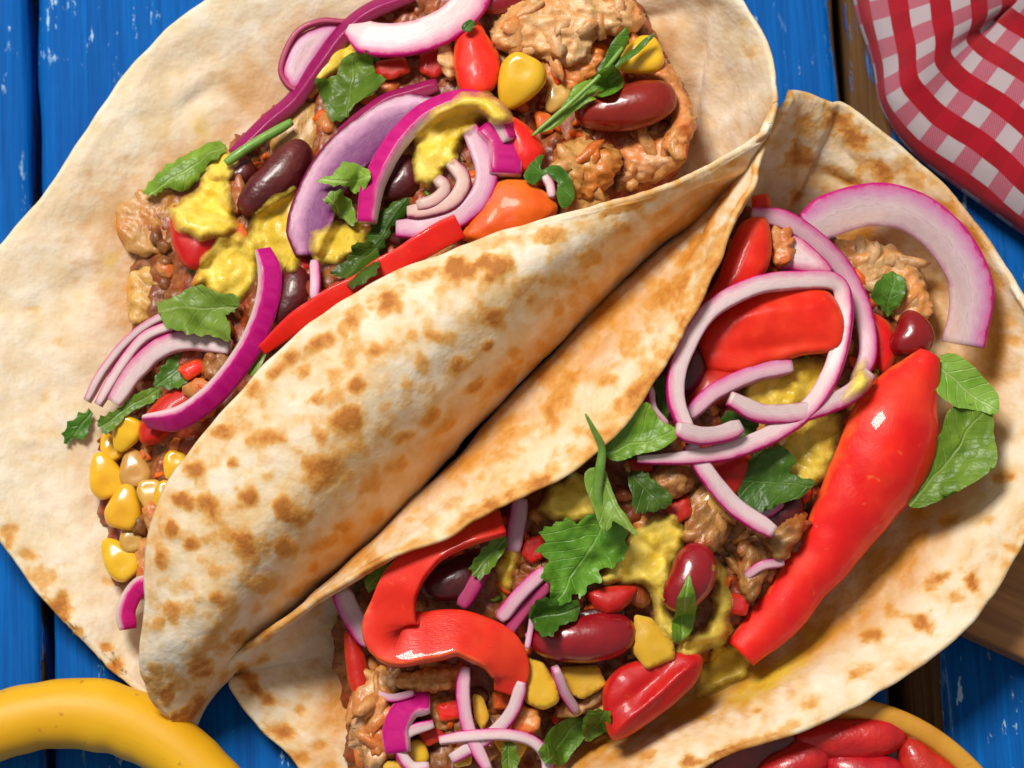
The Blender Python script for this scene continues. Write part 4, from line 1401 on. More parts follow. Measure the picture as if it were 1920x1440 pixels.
crumbs('shredded_chicken', [(930, 60), (960, 15), (1050, -25), (1150, -15), (1200, 25), (1185, 60), (1120, 75), (1100, 120), (1040, 120), (955, 100)], 14, 'rough shreds covering the large pale chicken chunk', 31, M['meat'], True, (1.4, 2.6))
crumbs('shredded_chicken', [(1050, 280), (1100, 268), (1150, 285), (1155, 320), (1180, 280), (1270, 250), (1270, 295), (1200, 340), (1090, 370), (1060, 345)], 14, 'rough orange shreds below the glossy red bean', 32, M['red_meat'], True, (1.4, 2.6))

pep('bright red pepper wedge beside the yellow corn kernel', [(853, 70), (872, 40), (888, 28), (915, 70), (938, 112), (932, 160), (905, 182), (868, 180), (852, 130)], 4.0, 3.0, tilt=(0.05, 0.03))
pep('orange tomato chunk against the front flap of the folded tortilla', [(868, 448), (892, 395), (925, 345), (960, 335), (1000, 345), (1046, 388), (1010, 425), (940, 455)], 2.0, 3.5, 'tomato', name='tomato_chunk', cat='tomato')
pep('small shiny red tomato chunk beside the magenta onion', [(950, 222), (985, 232), (1022, 278), (1012, 312), (985, 325), (950, 300)], 3.5, 3.0, name='tomato_chunk', cat='tomato')
tag(sweep('pepper_piece', [(492, 652, 34), (556, 602, 36.5), (645, 546, 38.5), (738, 492, 40), (812, 450, 41), (862, 424, 41)], 46, 2.4, M['pepper_band'], exp=7.0, sec=24, n=70, wob=0.5, widths=(0.45, 0.8, 0.85, 0.9, 1.05, 1.0), roll=[-25, -22, -18, -14, -20, -25], flip=True),
    'long thin red pepper strip running along the front flap edge', 'pepper', G_PEP)
pep('red tomato wedge under the mustard dollop near the outer side', [(325, 385), (380, 395), (450, 415), (460, 445), (410, 470), (375, 505), (345, 500), (322, 450)], 2.0, 3.0, 'dark_pepper', name='tomato_chunk', cat='tomato')
pep('small orange pepper scrap beside the dark bean end', [(430, 425), (455, 415), (470, 445), (445, 462)], 2.5, 2.0, 'tomato')
pep('deep red tomato lump under the lower onion curl', [(265, 790), (310, 740), (360, 715), (385, 740), (340, 790), (300, 830), (265, 830)], 0.5, 3.0, 'dark_pepper', name='tomato_chunk', cat='tomato')
pep('soft pink tomato scrap behind the heart shaped leaf', [(705, 115), (760, 105), (772, 135), (735, 150), (702, 140)], 2.5, 2.0, 'dark_pepper', name='tomato_chunk', cat='tomato')
pep('thin orange scrap between mustard and the large leaf', [(365, 515), (385, 505), (380, 535), (360, 535)], 3.0, 1.2, 'tomato')

meat('flat oily tan scrap between very dark bean and heart shaped leaf', [(505, 270), (545, 205), (590, 190), (612, 235), (605, 285), (570, 325), (535, 300)], 0.2, 1.6, 'oily_meat', 0.6, nod=0.5)
meat('oily golden scrap under the clear pink onion loop', [(560, 150), (600, 95), (640, 75), (650, 110), (610, 160), (580, 185)], 0.0, 1.4, 'oily_meat', 0.6, nod=0.5)
pep('red tomato shred under the purple onion wedge end', [(540, 470), (575, 480), (590, 500), (560, 520), (535, 500)], 1.0, 2.0, 'dark_pepper', name='tomato_chunk', cat='tomato')
pep('little orange tomato scrap below the light leaf tip', [(640, 470), (680, 455), (690, 480), (655, 495)], 1.0, 1.6, 'tomato', name='tomato_chunk', cat='tomato')
pep('red pepper shred inside the pale onion crescent', [(330, 690), (375, 670), (388, 690), (350, 715)], 1.2, 1.6)
pep('orange tomato scrap behind the large corn kernel', [(1000, 205), (1035, 215), (1040, 250), (1010, 255)], 1.0, 2.0, 'tomato', name='tomato_chunk', cat='tomato')
pep('thin red shred crossing the pale chicken chunk', [(1030, 100), (1050, 95), (1062, 140), (1046, 165), (1034, 140)], 3.0, 1.6)
pep('red tomato scrap at the far end of the folded filling', [(1270, 270), (1292, 255), (1288, 300), (1266, 312)], 1.0, 1.6, name='tomato_chunk', cat='tomato')
pep('red tomato wedge peeping under the broad white onion crescent', [(790, 95), (830, 85), (845, 120), (815, 150), (785, 135)], 1.5, 2.0, 'dark_pepper', name='tomato_chunk', cat='tomato')
kb('very dark elongated bean beside the leaf stem', 516, 335, 185, 82, 47, 4.0, 'dark_bean', bend=0.06)
kb('small dark bean end peeping beside the leaf stem', 452, 325, 62, 52, 40, 2.0, 'dark_bean')
kb('glossy deep red bean under the green sprig by the tortilla end', 1172, 200, 195, 92, 10, 5.0, bend=0.05, pitch=-6)
kb('dark purple bean beside the bright magenta onion curl', 545, 555, 120, 72, 75, 1.0, 'dark_bean')
kb('dark bean behind the white onion crescent at the top of the filling', 935, 2, 110, 46, 10, 4.0)
kb('dark bean enclosed by the onion ring', 752, 338, 100, 66, 55, 1.0, 'dark_bean')
kb('dark red bean below the nested onion petals', 790, 430, 130, 56, 28, 0.0, 'dark_bean')

corn('large bright yellow corn kernel beside the red pepper wedge', 972, 155, 96, 62, 5.5, pitch=-12)
corn('yellow corn kernel half under the leaf sprig', 1198, 108, 80, 20, 4.5)
corn('pale small corn kernel between sprig and large kernel', 1043, 186, 52, 60, 1.5, 'tan_corn')
corn('yellow corn kernel beneath the lower onion curl', 236, 815, 62, 65, 2.2, pitch=-14)
corn('bright yellow corn kernel at the outer lower filling', 198, 890, 74, -70, 1.4, pitch=10, asp=1.25)
corn('tan corn kernel touching the bright lower kernel', 252, 878, 66, -80, 1.0, 'tan_corn', asp=1.2)
corn('broad yellow corn kernel lowest of the clustered kernels', 234, 950, 76, -100, 1.3, pitch=8)
corn('small corn kernel tucked against the front flap', 326, 874, 50, 70, 1.0)
corn('little corn kernel just under the flap tucked kernel', 308, 930, 50, 60, 0.8)
corn('sunken yellow corn kernel near the filling tip', 222, 1046, 70, -50, 0.6, asp=1.3)
corn('tan corn kernel wedged beside the broad lowest kernel', 282, 930, 54, 95, 0.4, 'tan_corn')
corn('small yellow kernel beneath the broad lowest kernel', 246, 1008, 52, -75, 0.2, 'tan_corn')
corn('yellow kernel peeking from under the bright outer kernel', 208, 838, 50, -60, 0.6)

sauce('mustard dollop with a blunt end over the tomato wedge', [(322, 385), (365, 360), (385, 310), (412, 285), (432, 300), (428, 350), (436, 390), (438, 425), (395, 442), (345, 430)], 5.0, 2.4, hb=4)
sauce('olive yellow sauce patch beside the very dark bean', [(462, 452), (488, 395), (538, 362), (566, 372), (566, 440), (552, 500), (505, 490), (470, 475)], 3.5, 1.8, 'olive_sauce', hb=3)
sauce('mustard patch above the large pale green leaf', [(366, 530), (395, 470), (440, 442), (478, 462), (478, 520), (445, 562), (400, 552)], 4.5, 1.8, hb=4)
sauce('small mustard smear under the leaf stem', [(385, 300), (420, 280), (445, 295), (430, 330), (400, 335)], 3.0, 1.6)
sauce('yellow sauce pool under the very dark bean', [(600, 85), (650, 75), (680, 100), (630, 140), (590, 150)], 0.5, 1.5)

onion('broad white onion crescent lying at the top of the filling', [(652, 58), (705, 76), (775, 70), (840, 44), (882, 4), (905, -50)], 66, 2.0, 'onion', 7.0, ends=(0.35, 0.9))
onion_set('thin purple onion sliver with a clear pink loop', [
    dict(path=[(438, 292), (500, 232), (556, 182), (600, 120), (650, 55), (700, 18), (775, -12)], w=26, t=3.4, mat='onion_dark', dz=3.2, roll=50),
    dict(path=[(566, 178), (538, 158), (528, 125), (552, 68), (600, 42), (650, 40)], w=11, t=2.0, mat='onion_dark', dz=3.0)])
inflate('membrane', [(560, 165), (536, 150), (532, 120), (555, 72), (600, 48), (640, 46), (600, 100)], bz(570, 100) + 2.4, 0.3, M['onion_clear'], step=9)
_m = COL.objects[-1]
_p = [o for o in COL.objects if o.get('label') == 'thin purple onion sliver with a clear pink loop'][0]
_m.parent = _p
_m.location = _m.location - _p.location
onion('wide purple onion wedge with a dark skin edge', [(580, 478), (582, 410), (612, 335), (672, 268), (745, 222), (822, 204)], 86, 1.9, 'onion_purple', 4.0, ends=(0.6, 0.5))
onion('narrow magenta onion stick pointing away from the heart shaped leaf', [(640, 252), (715, 196), (770, 175), (820, 160)], 26, 3.0, 'onion_dark', 4.0, roll=40)
onion_set('magenta skinned onion ring with nested pale petals inside', [
    dict(path=[(688, 418), (702, 345), (742, 268), (800, 212), (866, 186), (925, 205), (958, 262)], w=30, t=4.2, mat='onion', dz=6.5, roll=[62, 60, 55, 50, 45, 40, 40]),
    dict(path=[(880, 240), (908, 300), (908, 352), (868, 402), (805, 428), (745, 430)], w=42, t=2.0, mat='onion_pink', dz=4.0),
    dict(path=[(845, 305), (868, 340), (848, 378), (800, 396), (766, 400)], w=30, t=3.0, mat='onion_tan', dz=4.6),
    dict(path=[(820, 335), (836, 355), (815, 378), (782, 388)], w=26, t=3.0, mat='onion_tan', dz=5.0)])
onion('block of bright magenta onion skin under the mustard dollop', [(915, 235), (945, 270), (946, 330)], 34, 6.4, 'onion', 4.5, roll=80, flip=False, ends=(0.9, 0.9))
onion('long bright magenta onion curl reaching down to the corn', [(493, 468), (508, 515), (500, 575), (472, 645), (430, 705), (380, 755), (328, 785), (272, 790)], 26, 4.4, 'onion', 7.0, roll=[60, 62, 60, 58, 55, 50, 42, 30], ends=(0.4, 0.4))
onion_set('pale onion crescent of three nested layers', [
    dict(path=[(163, 752), (196, 695), (246, 634), (300, 598), (345, 590)], w=17, t=3.4),
    dict(path=[(184, 760), (218, 700), (268, 640), (322, 612), (365, 605)], w=20, t=3.2),
    dict(path=[(212, 755), (248, 700), (300, 652), (360, 636), (432, 652)], w=40, t=2.2)], dz=5.0, mat='onion')
onion('short pink onion stub standing beside the dark purple bean', [(590, 495), (592, 530), (590, 565)], 20, 3.0, 'onion_pink', 3.0)
onion('magenta onion chip lying alone near the folded tortilla tip', [(240, 1180), (236, 1145), (258, 1105), (285, 1090)], 40, 3.2, 'onion', 3.5, roll=65, flip=True)
onion('dark red onion edge between very dark bean and purple wedge', [(560, 372), (600, 320), (640, 270)], 20, 2.6, 'onion_dark', 2.5, roll=30)

sauce('thick mustard dollop draped over the magenta onion ring', [(782, 300), (788, 250), (826, 205), (880, 180), (918, 186), (952, 226), (925, 236), (898, 232), (868, 262), (858, 292), (832, 318), (808, 344), (786, 330)], 8.0, 2.2, hb=3)
sauce('olive sauce patch between onion wedge and small leaves', [(590, 438), (640, 418), (690, 425), (676, 462), (630, 492), (592, 482)], 6.0, 1.4, 'olive_sauce')

leaf('dark heart shaped herb leaf near the white onion crescent', [(586, 158), (600, 148), (628, 138), (640, 108), (668, 96), (697, 100), (700, 135), (722, 152), (700, 178), (665, 200), (652, 222), (622, 228), (604, 196)], 6.0, 'leaf', 2.0, mid=((650, 215), (660, 110)), serr=0.8, drape=True)
leaf('long folded green herb leaf on the mustard dollop', [(270, 356), (300, 322), (350, 290), (408, 264), (420, 284), (380, 326), (345, 358), (315, 352), (292, 364)], 5.5, 'leaf', -1.5, drape=True)
tag(sweep('chive_length', [(422, 306, bz(422, 306) + 6), (470, 272, bz(470, 272) + 7), (546, 228, bz(546, 228) + 6)], 19, 1.9, M['stem'], exp=2.0, sec=12), 'cut green herb stem beside the very dark bean', 'herb', G_LEAF)
leaf('light green leaf tip on the purple onion wedge', [(594, 340), (625, 325), (645, 304), (690, 322), (686, 352), (666, 362), (650, 346), (618, 344)], 8.5, 'light_leaf', 1.0, serr=1.0, drape=True)
leaf('pale green serrated leaflet beneath the light leaf tip', [(604, 374), (632, 358), (662, 384), (668, 422), (648, 418), (626, 396)], 8.0, 'light_leaf', 1.0, mid=((660, 420), (610, 370)), drape=True)
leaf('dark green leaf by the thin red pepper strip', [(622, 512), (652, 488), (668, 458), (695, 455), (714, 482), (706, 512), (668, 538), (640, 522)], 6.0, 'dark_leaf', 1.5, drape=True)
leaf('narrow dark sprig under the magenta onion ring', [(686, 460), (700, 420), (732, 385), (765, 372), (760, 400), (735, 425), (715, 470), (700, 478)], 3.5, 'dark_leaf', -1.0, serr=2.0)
spr = tag(empty('herb_sprig', P(1100, 180, bz(1100, 180) + 6)), 'green herb sprig lying across the glossy red bean', 'herb', G_LEAF)
leaf(None, [(1120, 140), (1128, 110), (1158, 70), (1178, 52), (1180, 84), (1165, 108), (1196, 86), (1230, 58), (1205, 95), (1160, 128), (1140, 150)], 9.0, 'leaf', 0.8, serr=0.6, name='leaflet', parent=spr, top=False)
leaf(None, [(1095, 165), (1115, 135), (1150, 122), (1168, 148), (1158, 174), (1115, 182)], 9.5, 'leaf', 1.0, serr=0.5, name='leaflet', parent=spr, top=False, drape=True)
leaf(None, [(1004, 252), (1040, 215), (1062, 190), (1080, 162), (1112, 150), (1100, 182), (1118, 190), (1080, 208), (1040, 236)], 7.0, 'leaf', 0.6, serr=0.6, name='leaflet', parent=spr, top=False)
sweep('stem', [(1000, 254, bz(1000, 254) + 6.5), (1060, 200, bz(1060, 200) + 8.5), (1125, 140, bz(1125, 140) + 10.5), (1168, 90, bz(1168, 90) + 10)], 9, 0.9, M['stem'], exp=2.0, sec=8, parent=spr)
leaf('curled dark leaf hooked over a pink onion scrap', [(982, 332), (1000, 300), (1022, 288), (1018, 318), (1046, 308), (1070, 330), (1074, 375), (1055, 394), (1044, 372), (1046, 345), (1020, 335), (1000, 348)], 5.5, 'dark_leaf', 1.4, serr=0.5)
onion('pink onion scrap inside the curled dark leaf', [(1022, 332), (1032, 350), (1036, 372)], 18, 2.4, 'onion', 4.5)
leaf('large pale green leaf over the pale onion crescent', [(294, 568), (326, 560), (372, 536), (410, 548), (446, 556), (446, 580), (426, 594), (434, 612), (428, 642), (390, 632), (340, 626), (304, 606)], 9.5, 'light_leaf', 1.8, mid=((432, 575), (300, 585)), serr=1.2, drape=True)
leaf('small curled leaf against the front flap edge', [(462, 694), (466, 660), (490, 634), (524, 622), (530, 634), (502, 652), (486, 690), (472, 706)], 6.0, 'light_leaf', 1.8, serr=0.3)
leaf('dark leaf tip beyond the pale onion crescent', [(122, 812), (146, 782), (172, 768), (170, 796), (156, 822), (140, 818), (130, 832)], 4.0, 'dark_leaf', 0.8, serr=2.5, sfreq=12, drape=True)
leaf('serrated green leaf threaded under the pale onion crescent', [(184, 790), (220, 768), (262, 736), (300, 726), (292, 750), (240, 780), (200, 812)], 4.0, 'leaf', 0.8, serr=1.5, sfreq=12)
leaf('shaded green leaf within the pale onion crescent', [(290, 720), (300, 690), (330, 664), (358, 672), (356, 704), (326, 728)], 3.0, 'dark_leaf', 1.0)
leaf('tiny green fleck on the red pepper wedge tip', [(866, 52), (880, 34), (890, 44), (880, 62)], 7.5, 'dark_leaf', 0.3, serr=0, step=4, drape=True)

# ------------------------------------------------------------------ the open tortilla's filling
meat('crumbly tan chicken at the lower corner of the open tortilla', [(662, 1290), (690, 1265), (740, 1258), (762, 1275), (742, 1310), (728, 1370), (732, 1420), (700, 1445), (668, 1420), (655, 1340)], 2.0, 4.5, 'meat', 1.9, 300)
meat('tan chicken shreds under the curved red pepper strip', [(755, 1260), (820, 1248), (870, 1250), (860, 1285), (800, 1300), (755, 1290)], 1.5, 3.5, 'red_meat')
meat('orange chicken bit below the yellow pepper cubes', [(965, 1330), (1010, 1325), (1015, 1365), (985, 1385), (955, 1370)], 2.5, 3.5, 'red_meat')
meat('tan chicken shred between yellow pepper and the deep red slice', [(1040, 1325), (1090, 1305), (1130, 1290), (1130, 1325), (1080, 1345), (1045, 1345)], 1.5, 3.0)
meat('rounded brown chicken lump behind the onion tail', [(1285, 930), (1320, 900), (1355, 930), (1372, 975), (1352, 1025), (1312, 1040), (1282, 1000)], 0.5, 4.0, 'brown_meat', 0.8, 170)
meat('reddish meat crumb between brown lump and long pepper strip', [(1382, 1035), (1425, 1005), (1452, 1040), (1440, 1085), (1415, 1130), (1385, 1110)], -0.5, 3.5, 'brown_meat', 1.6)
meat('tan chicken under the large onion arc', [(1560, 462), (1620, 452), (1690, 470), (1738, 530), (1742, 590), (1700, 610), (1650, 580), (1600, 530)], -1.0, 3.0, 'meat', 1.4)
meat('tan chicken lump behind the light green sprig', [(1215, 880), (1265, 872), (1300, 890), (1290, 925), (1245, 930), (1215, 910)], 1.0, 3.0, 'brown_meat', 1.0)
meat('golden chicken shred between magenta chip and onion sticks', [(790, 1300), (850, 1295), (860, 1350), (820, 1380), (790, 1345)], -0.5, 3.0, 'brown_meat')
meat('pale chicken shred beside the upper red pepper slab', [(1445, 420), (1480, 425), (1490, 470), (1465, 505), (1445, 490)], 0.0, 3.0, 'red_meat')
meat('tan chicken shred beside the long pepper strip base', [(1440, 1000), (1500, 960), (1520, 985), (1480, 1040), (1450, 1050)], 0.5, 3.0, 'brown_meat')
meat('orange chicken shred below the deep red slice tip', [(1100, 1300), (1140, 1300), (1150, 1330), (1110, 1345)], 0.0, 2.5, 'red_meat')

crumbs('shredded_chicken', [(668, 1290), (690, 1268), (745, 1262), (740, 1310), (726, 1370), (728, 1420), (700, 1440), (670, 1415), (660, 1340)], 14, 'rough chicken shreds at the lower corner of the open tortilla', 33, M['red_meat'], True, (1.4, 2.6))
crumbs('shredded_chicken', [(1570, 465), (1620, 455), (1690, 475), (1732, 530), (1735, 585), (1700, 600), (1650, 570), (1600, 520)], 10, 'rough chicken shreds under the large onion arc', 34, M['meat'], True, (1.4, 2.6))
crumbs('shredded_chicken', [(1285, 930), (1340, 910), (1440, 1010), (1450, 1060), (1420, 1120), (1390, 1090), (1310, 1030)], 14, 'rough brown shreds around the onion tail', 35, M['brown_meat'], True, (1.4, 2.6))

tag(sweep('pepper_piece', [(1740, 664, 25.5), (1712, 720, 25.5), (1684, 785, 25.5), (1656, 855, 25), (1618, 930, 24), (1562, 1015, 22.5), (1498, 1100, 20.5), (1440, 1170, 19), (1388, 1226, 18.2)], 184, 2.6, M['pepper_band'], sec=44, n=90, wob=0.7, arch=4.6,
          widths=(0.24, 0.62, 0.92, 1.0, 0.86, 0.66, 0.55, 0.48, 0.36), roll=[6, 8, 10, 12, 12, 10, 8, 6, 4], flip=True),
    'long broad glossy red pepper strip lying across the open tortilla', 'pepper', G_PEP)
tag(sweep('pepper_piece', [(942, 980, 36), (880, 996, 36), (812, 1028, 35.5), (760, 1080, 34.5), (736, 1138, 33), (738, 1190, 31), (795, 1196, 31), (868, 1190, 31.5), (928, 1216, 30.5), (956, 1262, 28.5), (946, 1300, 26.5)], 100, 2.3, M['pepper_band'], exp=7.0, sec=28, n=80, wob=0.6,
          widths=(0.50, 0.62, 0.66, 0.72, 0.86, 1.10, 1.02, 0.92, 0.88, 0.72, 0.42), roll=[-22, -24, -24, -18, -8, 8, 20, 22, 14, 8, 4]),
    'bent red pepper strip hooked above the magenta onion chip', 'pepper', G_PEP)
pep('broad red pepper slab framed by the onion ring', [(1312, 668), (1318, 612), (1378, 560), (1450, 540), (1545, 545), (1582, 600), (1575, 655), (1500, 668), (1440, 682), (1390, 700), (1335, 698)], 4.2, 2.5, creases=((1340, 600, 1560, 570, 24, 1.0), (1330, 660, 1560, 640, 20, -0.8)))
pep('upright red pepper slab beside the tortilla edge', [(1318, 570), (1345, 525), (1385, 425), (1440, 412), (1444, 495), (1405, 540), (1350, 570)], 3.5, 2.5)
pep('small orange-red pepper end above the upright slab', [(1408, 368), (1442, 362), (1446, 392), (1410, 398)], 2.5, 1.8)
pep('red pepper sliver beside the round dark bean', [(1632, 590), (1668, 608), (1680, 655), (1664, 700), (1640, 680)], 2.0, 2.2)
pep('deep red pepper slice with a ridge near the open tortilla wall', [(1128, 1300), (1160, 1250), (1215, 1232), (1280, 1222), (1318, 1235), (1300, 1285), (1240, 1340), (1165, 1386), (1138, 1370)], 3.0, 3.2, 'dark_pepper', tilt=(0.0, -0.06), creases=((1150, 1375, 1300, 1245, 9, 1.6), (1150, 1330, 1260, 1250, 14, -0.9)))
pep('dark red pepper end behind the bent strip', [(648, 1180), (676, 1205), (692, 1270), (668, 1302), (650, 1262)], 2.5, 2.0, 'dark_pepper')
pep('red tomato scrap below the big mustard dollop', [(1098, 1112), (1140, 1100), (1192, 1102), (1172, 1140), (1130, 1150)], 2.0, 2.0, 'dark_pepper', name='tomato_chunk', cat='tomato')
pep('deep red pepper piece crossed by the onion tail', [(1300, 850), (1370, 840), (1410, 865), (1380, 930), (1330, 920)], 0.0, 2.5, 'dark_pepper')
pep('dark red pepper fold inside the lower onion ring', [(1318, 690), (1390, 690), (1370, 740), (1300, 780), (1290, 730)], 0.5, 2.0, 'dark_pepper')
pep('red pepper scrap inside the magenta onion chip', [(775, 1360), (820, 1345), (840, 1385), (800, 1400)], 2.0, 2.0, 'dark_pepper')
pep('yellow pepper cube lying on the broad red slab', [(1420, 634), (1510, 612), (1532, 632), (1526, 660), (1428, 674)], 5.5, 2.2, 'yellow_pepper', sharp=True, prof=0.14, broad=0.3)
pep('yellow pepper chunk beside the bent strip end', [(985, 1230), (1018, 1242), (1048, 1285), (1050, 1318), (1020, 1334), (985, 1318), (978, 1270)], 3.5, 2.8, 'yellow_pepper', prof=0.14, broad=0.4, sharp=True)
pep('flat golden pepper cube crossed by a pink onion sliver', [(1050, 1250), (1122, 1244), (1138, 1284), (1090, 1312), (1058, 1296)], 3.0, 2.0, 'yellow_pepper', sharp=True, prof=0.14, broad=0.3)
pep('yellow pepper block hanging from the mustard drip', [(1188, 1152), (1222, 1160), (1262, 1200), (1268, 1236), (1212, 1258), (1186, 1222)], 5.0, 2.8, 'yellow_pepper', prof=0.14, broad=0.4, sharp=True)
pep('slim yellow pepper stick between two onion sticks', [(885, 1300), (905, 1305), (918, 1345), (905, 1370), (888, 1345)], 2.5, 1.8, 'yellow_pepper')
pep('small yellow pepper cube under the crossing onion sticks', [(850, 1400), (885, 1402), (885, 1432), (852, 1440)], 2.0, 2.0, 'yellow_pepper')
pep('yellow pepper end at the lower corner beside the chicken', [(718, 1428), (750, 1425), (770, 1450), (720, 1460)], 3.0, 2.0, 'yellow_pepper')
pep('yellow pepper scrap below the light green sprig', [(1230, 880), (1280, 885), (1290, 915), (1240, 915)], 2.0, 1.6, 'yellow_pepper')

pep('red tomato scrap between parsley leaf and rosy onion sticks', [(985, 1010), (1020, 1000), (1025, 1045), (995, 1060), (975, 1040)], 1.5, 2.0, 'dark_pepper', name='tomato_chunk', cat='tomato')
pep('deep red pepper flake behind the dark crinkled leaf', [(1245, 950), (1290, 925), (1300, 965), (1265, 985)], 1.5, 1.8, 'dark_pepper')
pep('red tomato bit beside the reddish meat crumb', [(1370, 1110), (1410, 1120), (1400, 1155), (1365, 1150)], 1.5, 1.8, 'dark_pepper', name='tomato_chunk', cat='tomato')
pep('dark red pepper flake under the two lobed leaf', [(1470, 900), (1530, 890), (1520, 940), (1475, 950)], 0.8, 1.8, 'dark_pepper')
pep('red pepper shred under the straight pink onion stick', [(815, 1320), (865, 1310), (870, 1345), (825, 1355)], 1.5, 1.8)
pep('orange tomato shred beneath the bent strip end', [(920, 1295), (965, 1300), (960, 1330), (925, 1330)], 1.5, 1.8, 'tomato', name='tomato_chunk', cat='tomato')
pep('red pepper shred between the pair of leaves and yellow chunk', [(1030, 1340), (1075, 1330), (1080, 1350), (1040, 1362)], 2.0, 1.4)
pep('dark red tomato slice beneath the onion ring end', [(1290, 800), (1340, 815), (1345, 850), (1300, 850)], 0.8, 1.8, 'dark_pepper', name='tomato_chunk', cat='tomato')
pep('deep red flake beside the glossy leaf at the rim', [(1180, 862), (1225, 858), (1225, 885), (1185, 885)], 1.2, 1.6, 'dark_pepper')
pep('red pepper shred between the red bean and brown lump', [(1270, 1030), (1310, 1035), (1300, 1060), (1265, 1058)], 1.0, 1.6)
corn('golden corn kernel near the reddish meat crumb', 1432, 1150, 54, 40, 1.0)
corn('corn kernel beside the crumbly tan chicken', 772, 1415, 54, 20, 1.5)
corn('corn kernel half hidden under the slanting onion stick', 955, 1395, 56, -30, 1.5)
corn('tan corn kernel under the onion tail', 1335, 945, 60, 30, 2.5, 'tan_corn')
onion('rosy onion scrap below the folded dark parsley lobe', [(985, 1195), (1010, 1185), (1040, 1190)], 18, 1.8, 'onion_pink', 2.0)
onion('short pink onion sliver beside the reddish meat crumb', [(1400, 1080), (1430, 1060), (1470, 1055)], 18, 1.8, 'onion_pink', 3.0)
onion('pink onion sliver under the dark two lobed leaf', [(1395, 960), (1430, 965), (1465, 945)], 20, 1.8, 'onion_pink', 2.0)
onion('thin pink onion sliver above the crumbly tan chicken', [(700, 1300), (735, 1310), (775, 1300)], 16, 1.6, 'onion_pink', 6.0)
kb('red bean cupped in the mustard sauce', 1292, 1085, 135, 88, 65, 4.5, bend=0.05)
kb('long deep red bean below the parsley leaf', 1092, 1195, 195, 92, 6, 3.5, bend=0.05)
kb('round dark red bean at the top of the long pepper strip', 1708, 630, 92, 80, 60, 4.0)
kb('dark bean within the hook of the bent pepper strip', 850, 1085, 130, 80, 25, 0.5, 'dark_bean')
kb('dark bean beside the tortilla edge inside the onion ring', 1285, 700, 110, 66, 65, 0.0, 'dark_bean')
kb('dark bean beneath the onion tail end', 1460, 965, 110, 60, 35, 0.0, 'dark_bean')
kb('dark bean above the long deep red bean', 1120, 1155, 110, 56, 5, 0.5, 'dark_bean')

sauce('large mustard dollop with a drip beside the parsley leaf', [(1128, 1092), (1165, 1035), (1215, 985), (1262, 980), (1280, 1015), (1252, 1075), (1248, 1130), (1272, 1165), (1296, 1185), (1268, 1198), (1232, 1165), (1216, 1105), (1170, 1094)], 5.5, 2.4, hb=3)
sauce('mustard drip down the side of the red bean', [(1338, 1058), (1360, 1090), (1368, 1165), (1355, 1200), (1300, 1222), (1272, 1212), (1300, 1188), (1330, 1165), (1338, 1110)], 5.5, 2.0, hb=3)
sauce('mustard patch under the light green sprig', [(1018, 955), (1050, 905), (1098, 895), (1122, 930), (1108, 968), (1060, 976)], 3.0, 2.0)
sauce('olive sauce pool inside the onion ring', [(1398, 755), (1425, 700), (1480, 676), (1548, 682), (1555, 720), (1515, 765), (1450, 775)], 1.0, 1.5, 'olive_sauce')
sauce('olive sauce pool beside the dark leaf and long strip', [(1462, 840), (1500, 800), (1570, 785), (1560, 850), (1528, 905), (1480, 890)], 1.5, 1.6, 'olive_sauce')
sauce('mustard smear between onion sticks and the hooked strip', [(930, 1060), (950, 1015), (975, 1025), (965, 1080), (950, 1130), (935, 1100)], 3.0, 1.6)
sauce('olive sauce smear along the wall of the open tortilla', [(1318, 1258), (1350, 1215), (1390, 1225), (1400, 1262), (1350, 1290), (1310, 1300)], 0.5, 1.6, 'olive_sauce')

onion('large wide pale onion arc resting on the tortilla wall', [(1518, 428), (1575, 396), (1650, 384), (1730, 408), (1792, 468), (1822, 550), (1806, 645)], 84, 1.9, 'onion_clear', 4.5, ends=(0.8, 0.95))
onion('pink onion arc passing behind the onion ring', [(1408, 402), (1470, 412), (1535, 455), (1588, 515), (1620, 590), (1628, 660), (1605, 715)], 36, 2.2, 'onion_pink', 5.0, roll=10)
inflate('onion_slice', [(1470, 430), (1520, 460), (1560, 510), (1480, 505), (1455, 500), (1452, 460)], bz(1500, 470) + 4.0, 0.6, M['onion'], step=9)
tag(COL.objects[-1], 'clear grey onion skin between pink arc and onion ring', 'onion', G_ON)
onion('long looping onion ring over the broad red pepper slab', [(1288, 812), (1268, 745), (1278, 670), (1330, 585), (1410, 538), (1500, 524), (1568, 532), (1584, 580), (1574, 655), (1540, 735), (1482, 795), (1400, 835), (1300, 858), (1195, 862)], 35, 2.2, 'onion', 8.0, ends=(0.8, 0.4),
      roll=[10, 10, 5, 0, 0, 0, 10, 20, 15, 10, 5, 0, 0, 0])
onion('pale onion strip with a square cut end crossing the ring', [(1366, 748), (1430, 775), (1510, 772), (1590, 742), (1630, 700)], 36, 2.2, 'onion', 8.5)
onion('pink onion strip receding inside the onion ring', [(1290, 782), (1340, 735), (1410, 702), (1482, 688)], 32, 3.0, 'onion_pink', 4.0)
onion('pale onion tail slanting towards the long pepper strip', [(1292, 832), (1330, 895), (1385, 955), (1450, 998)], 34, 2.2, 'onion', 7.0)
onion('short onion end with a magenta lower edge', [(1266, 806), (1310, 818), (1350, 815), (1388, 800)], 34, 2.4, 'onion', 9.5)
onion('tiny magenta onion chip at the tortilla edge', [(1212, 728), (1218, 768), (1246, 802)], 18, 2.8, 'onion', 6.0, roll=40, flip=False)
onion('pale pink onion stub behind the bent pepper strip', [(640, 1108), (662, 1158), (694, 1205)], 42, 1.8, 'onion', 4.5)
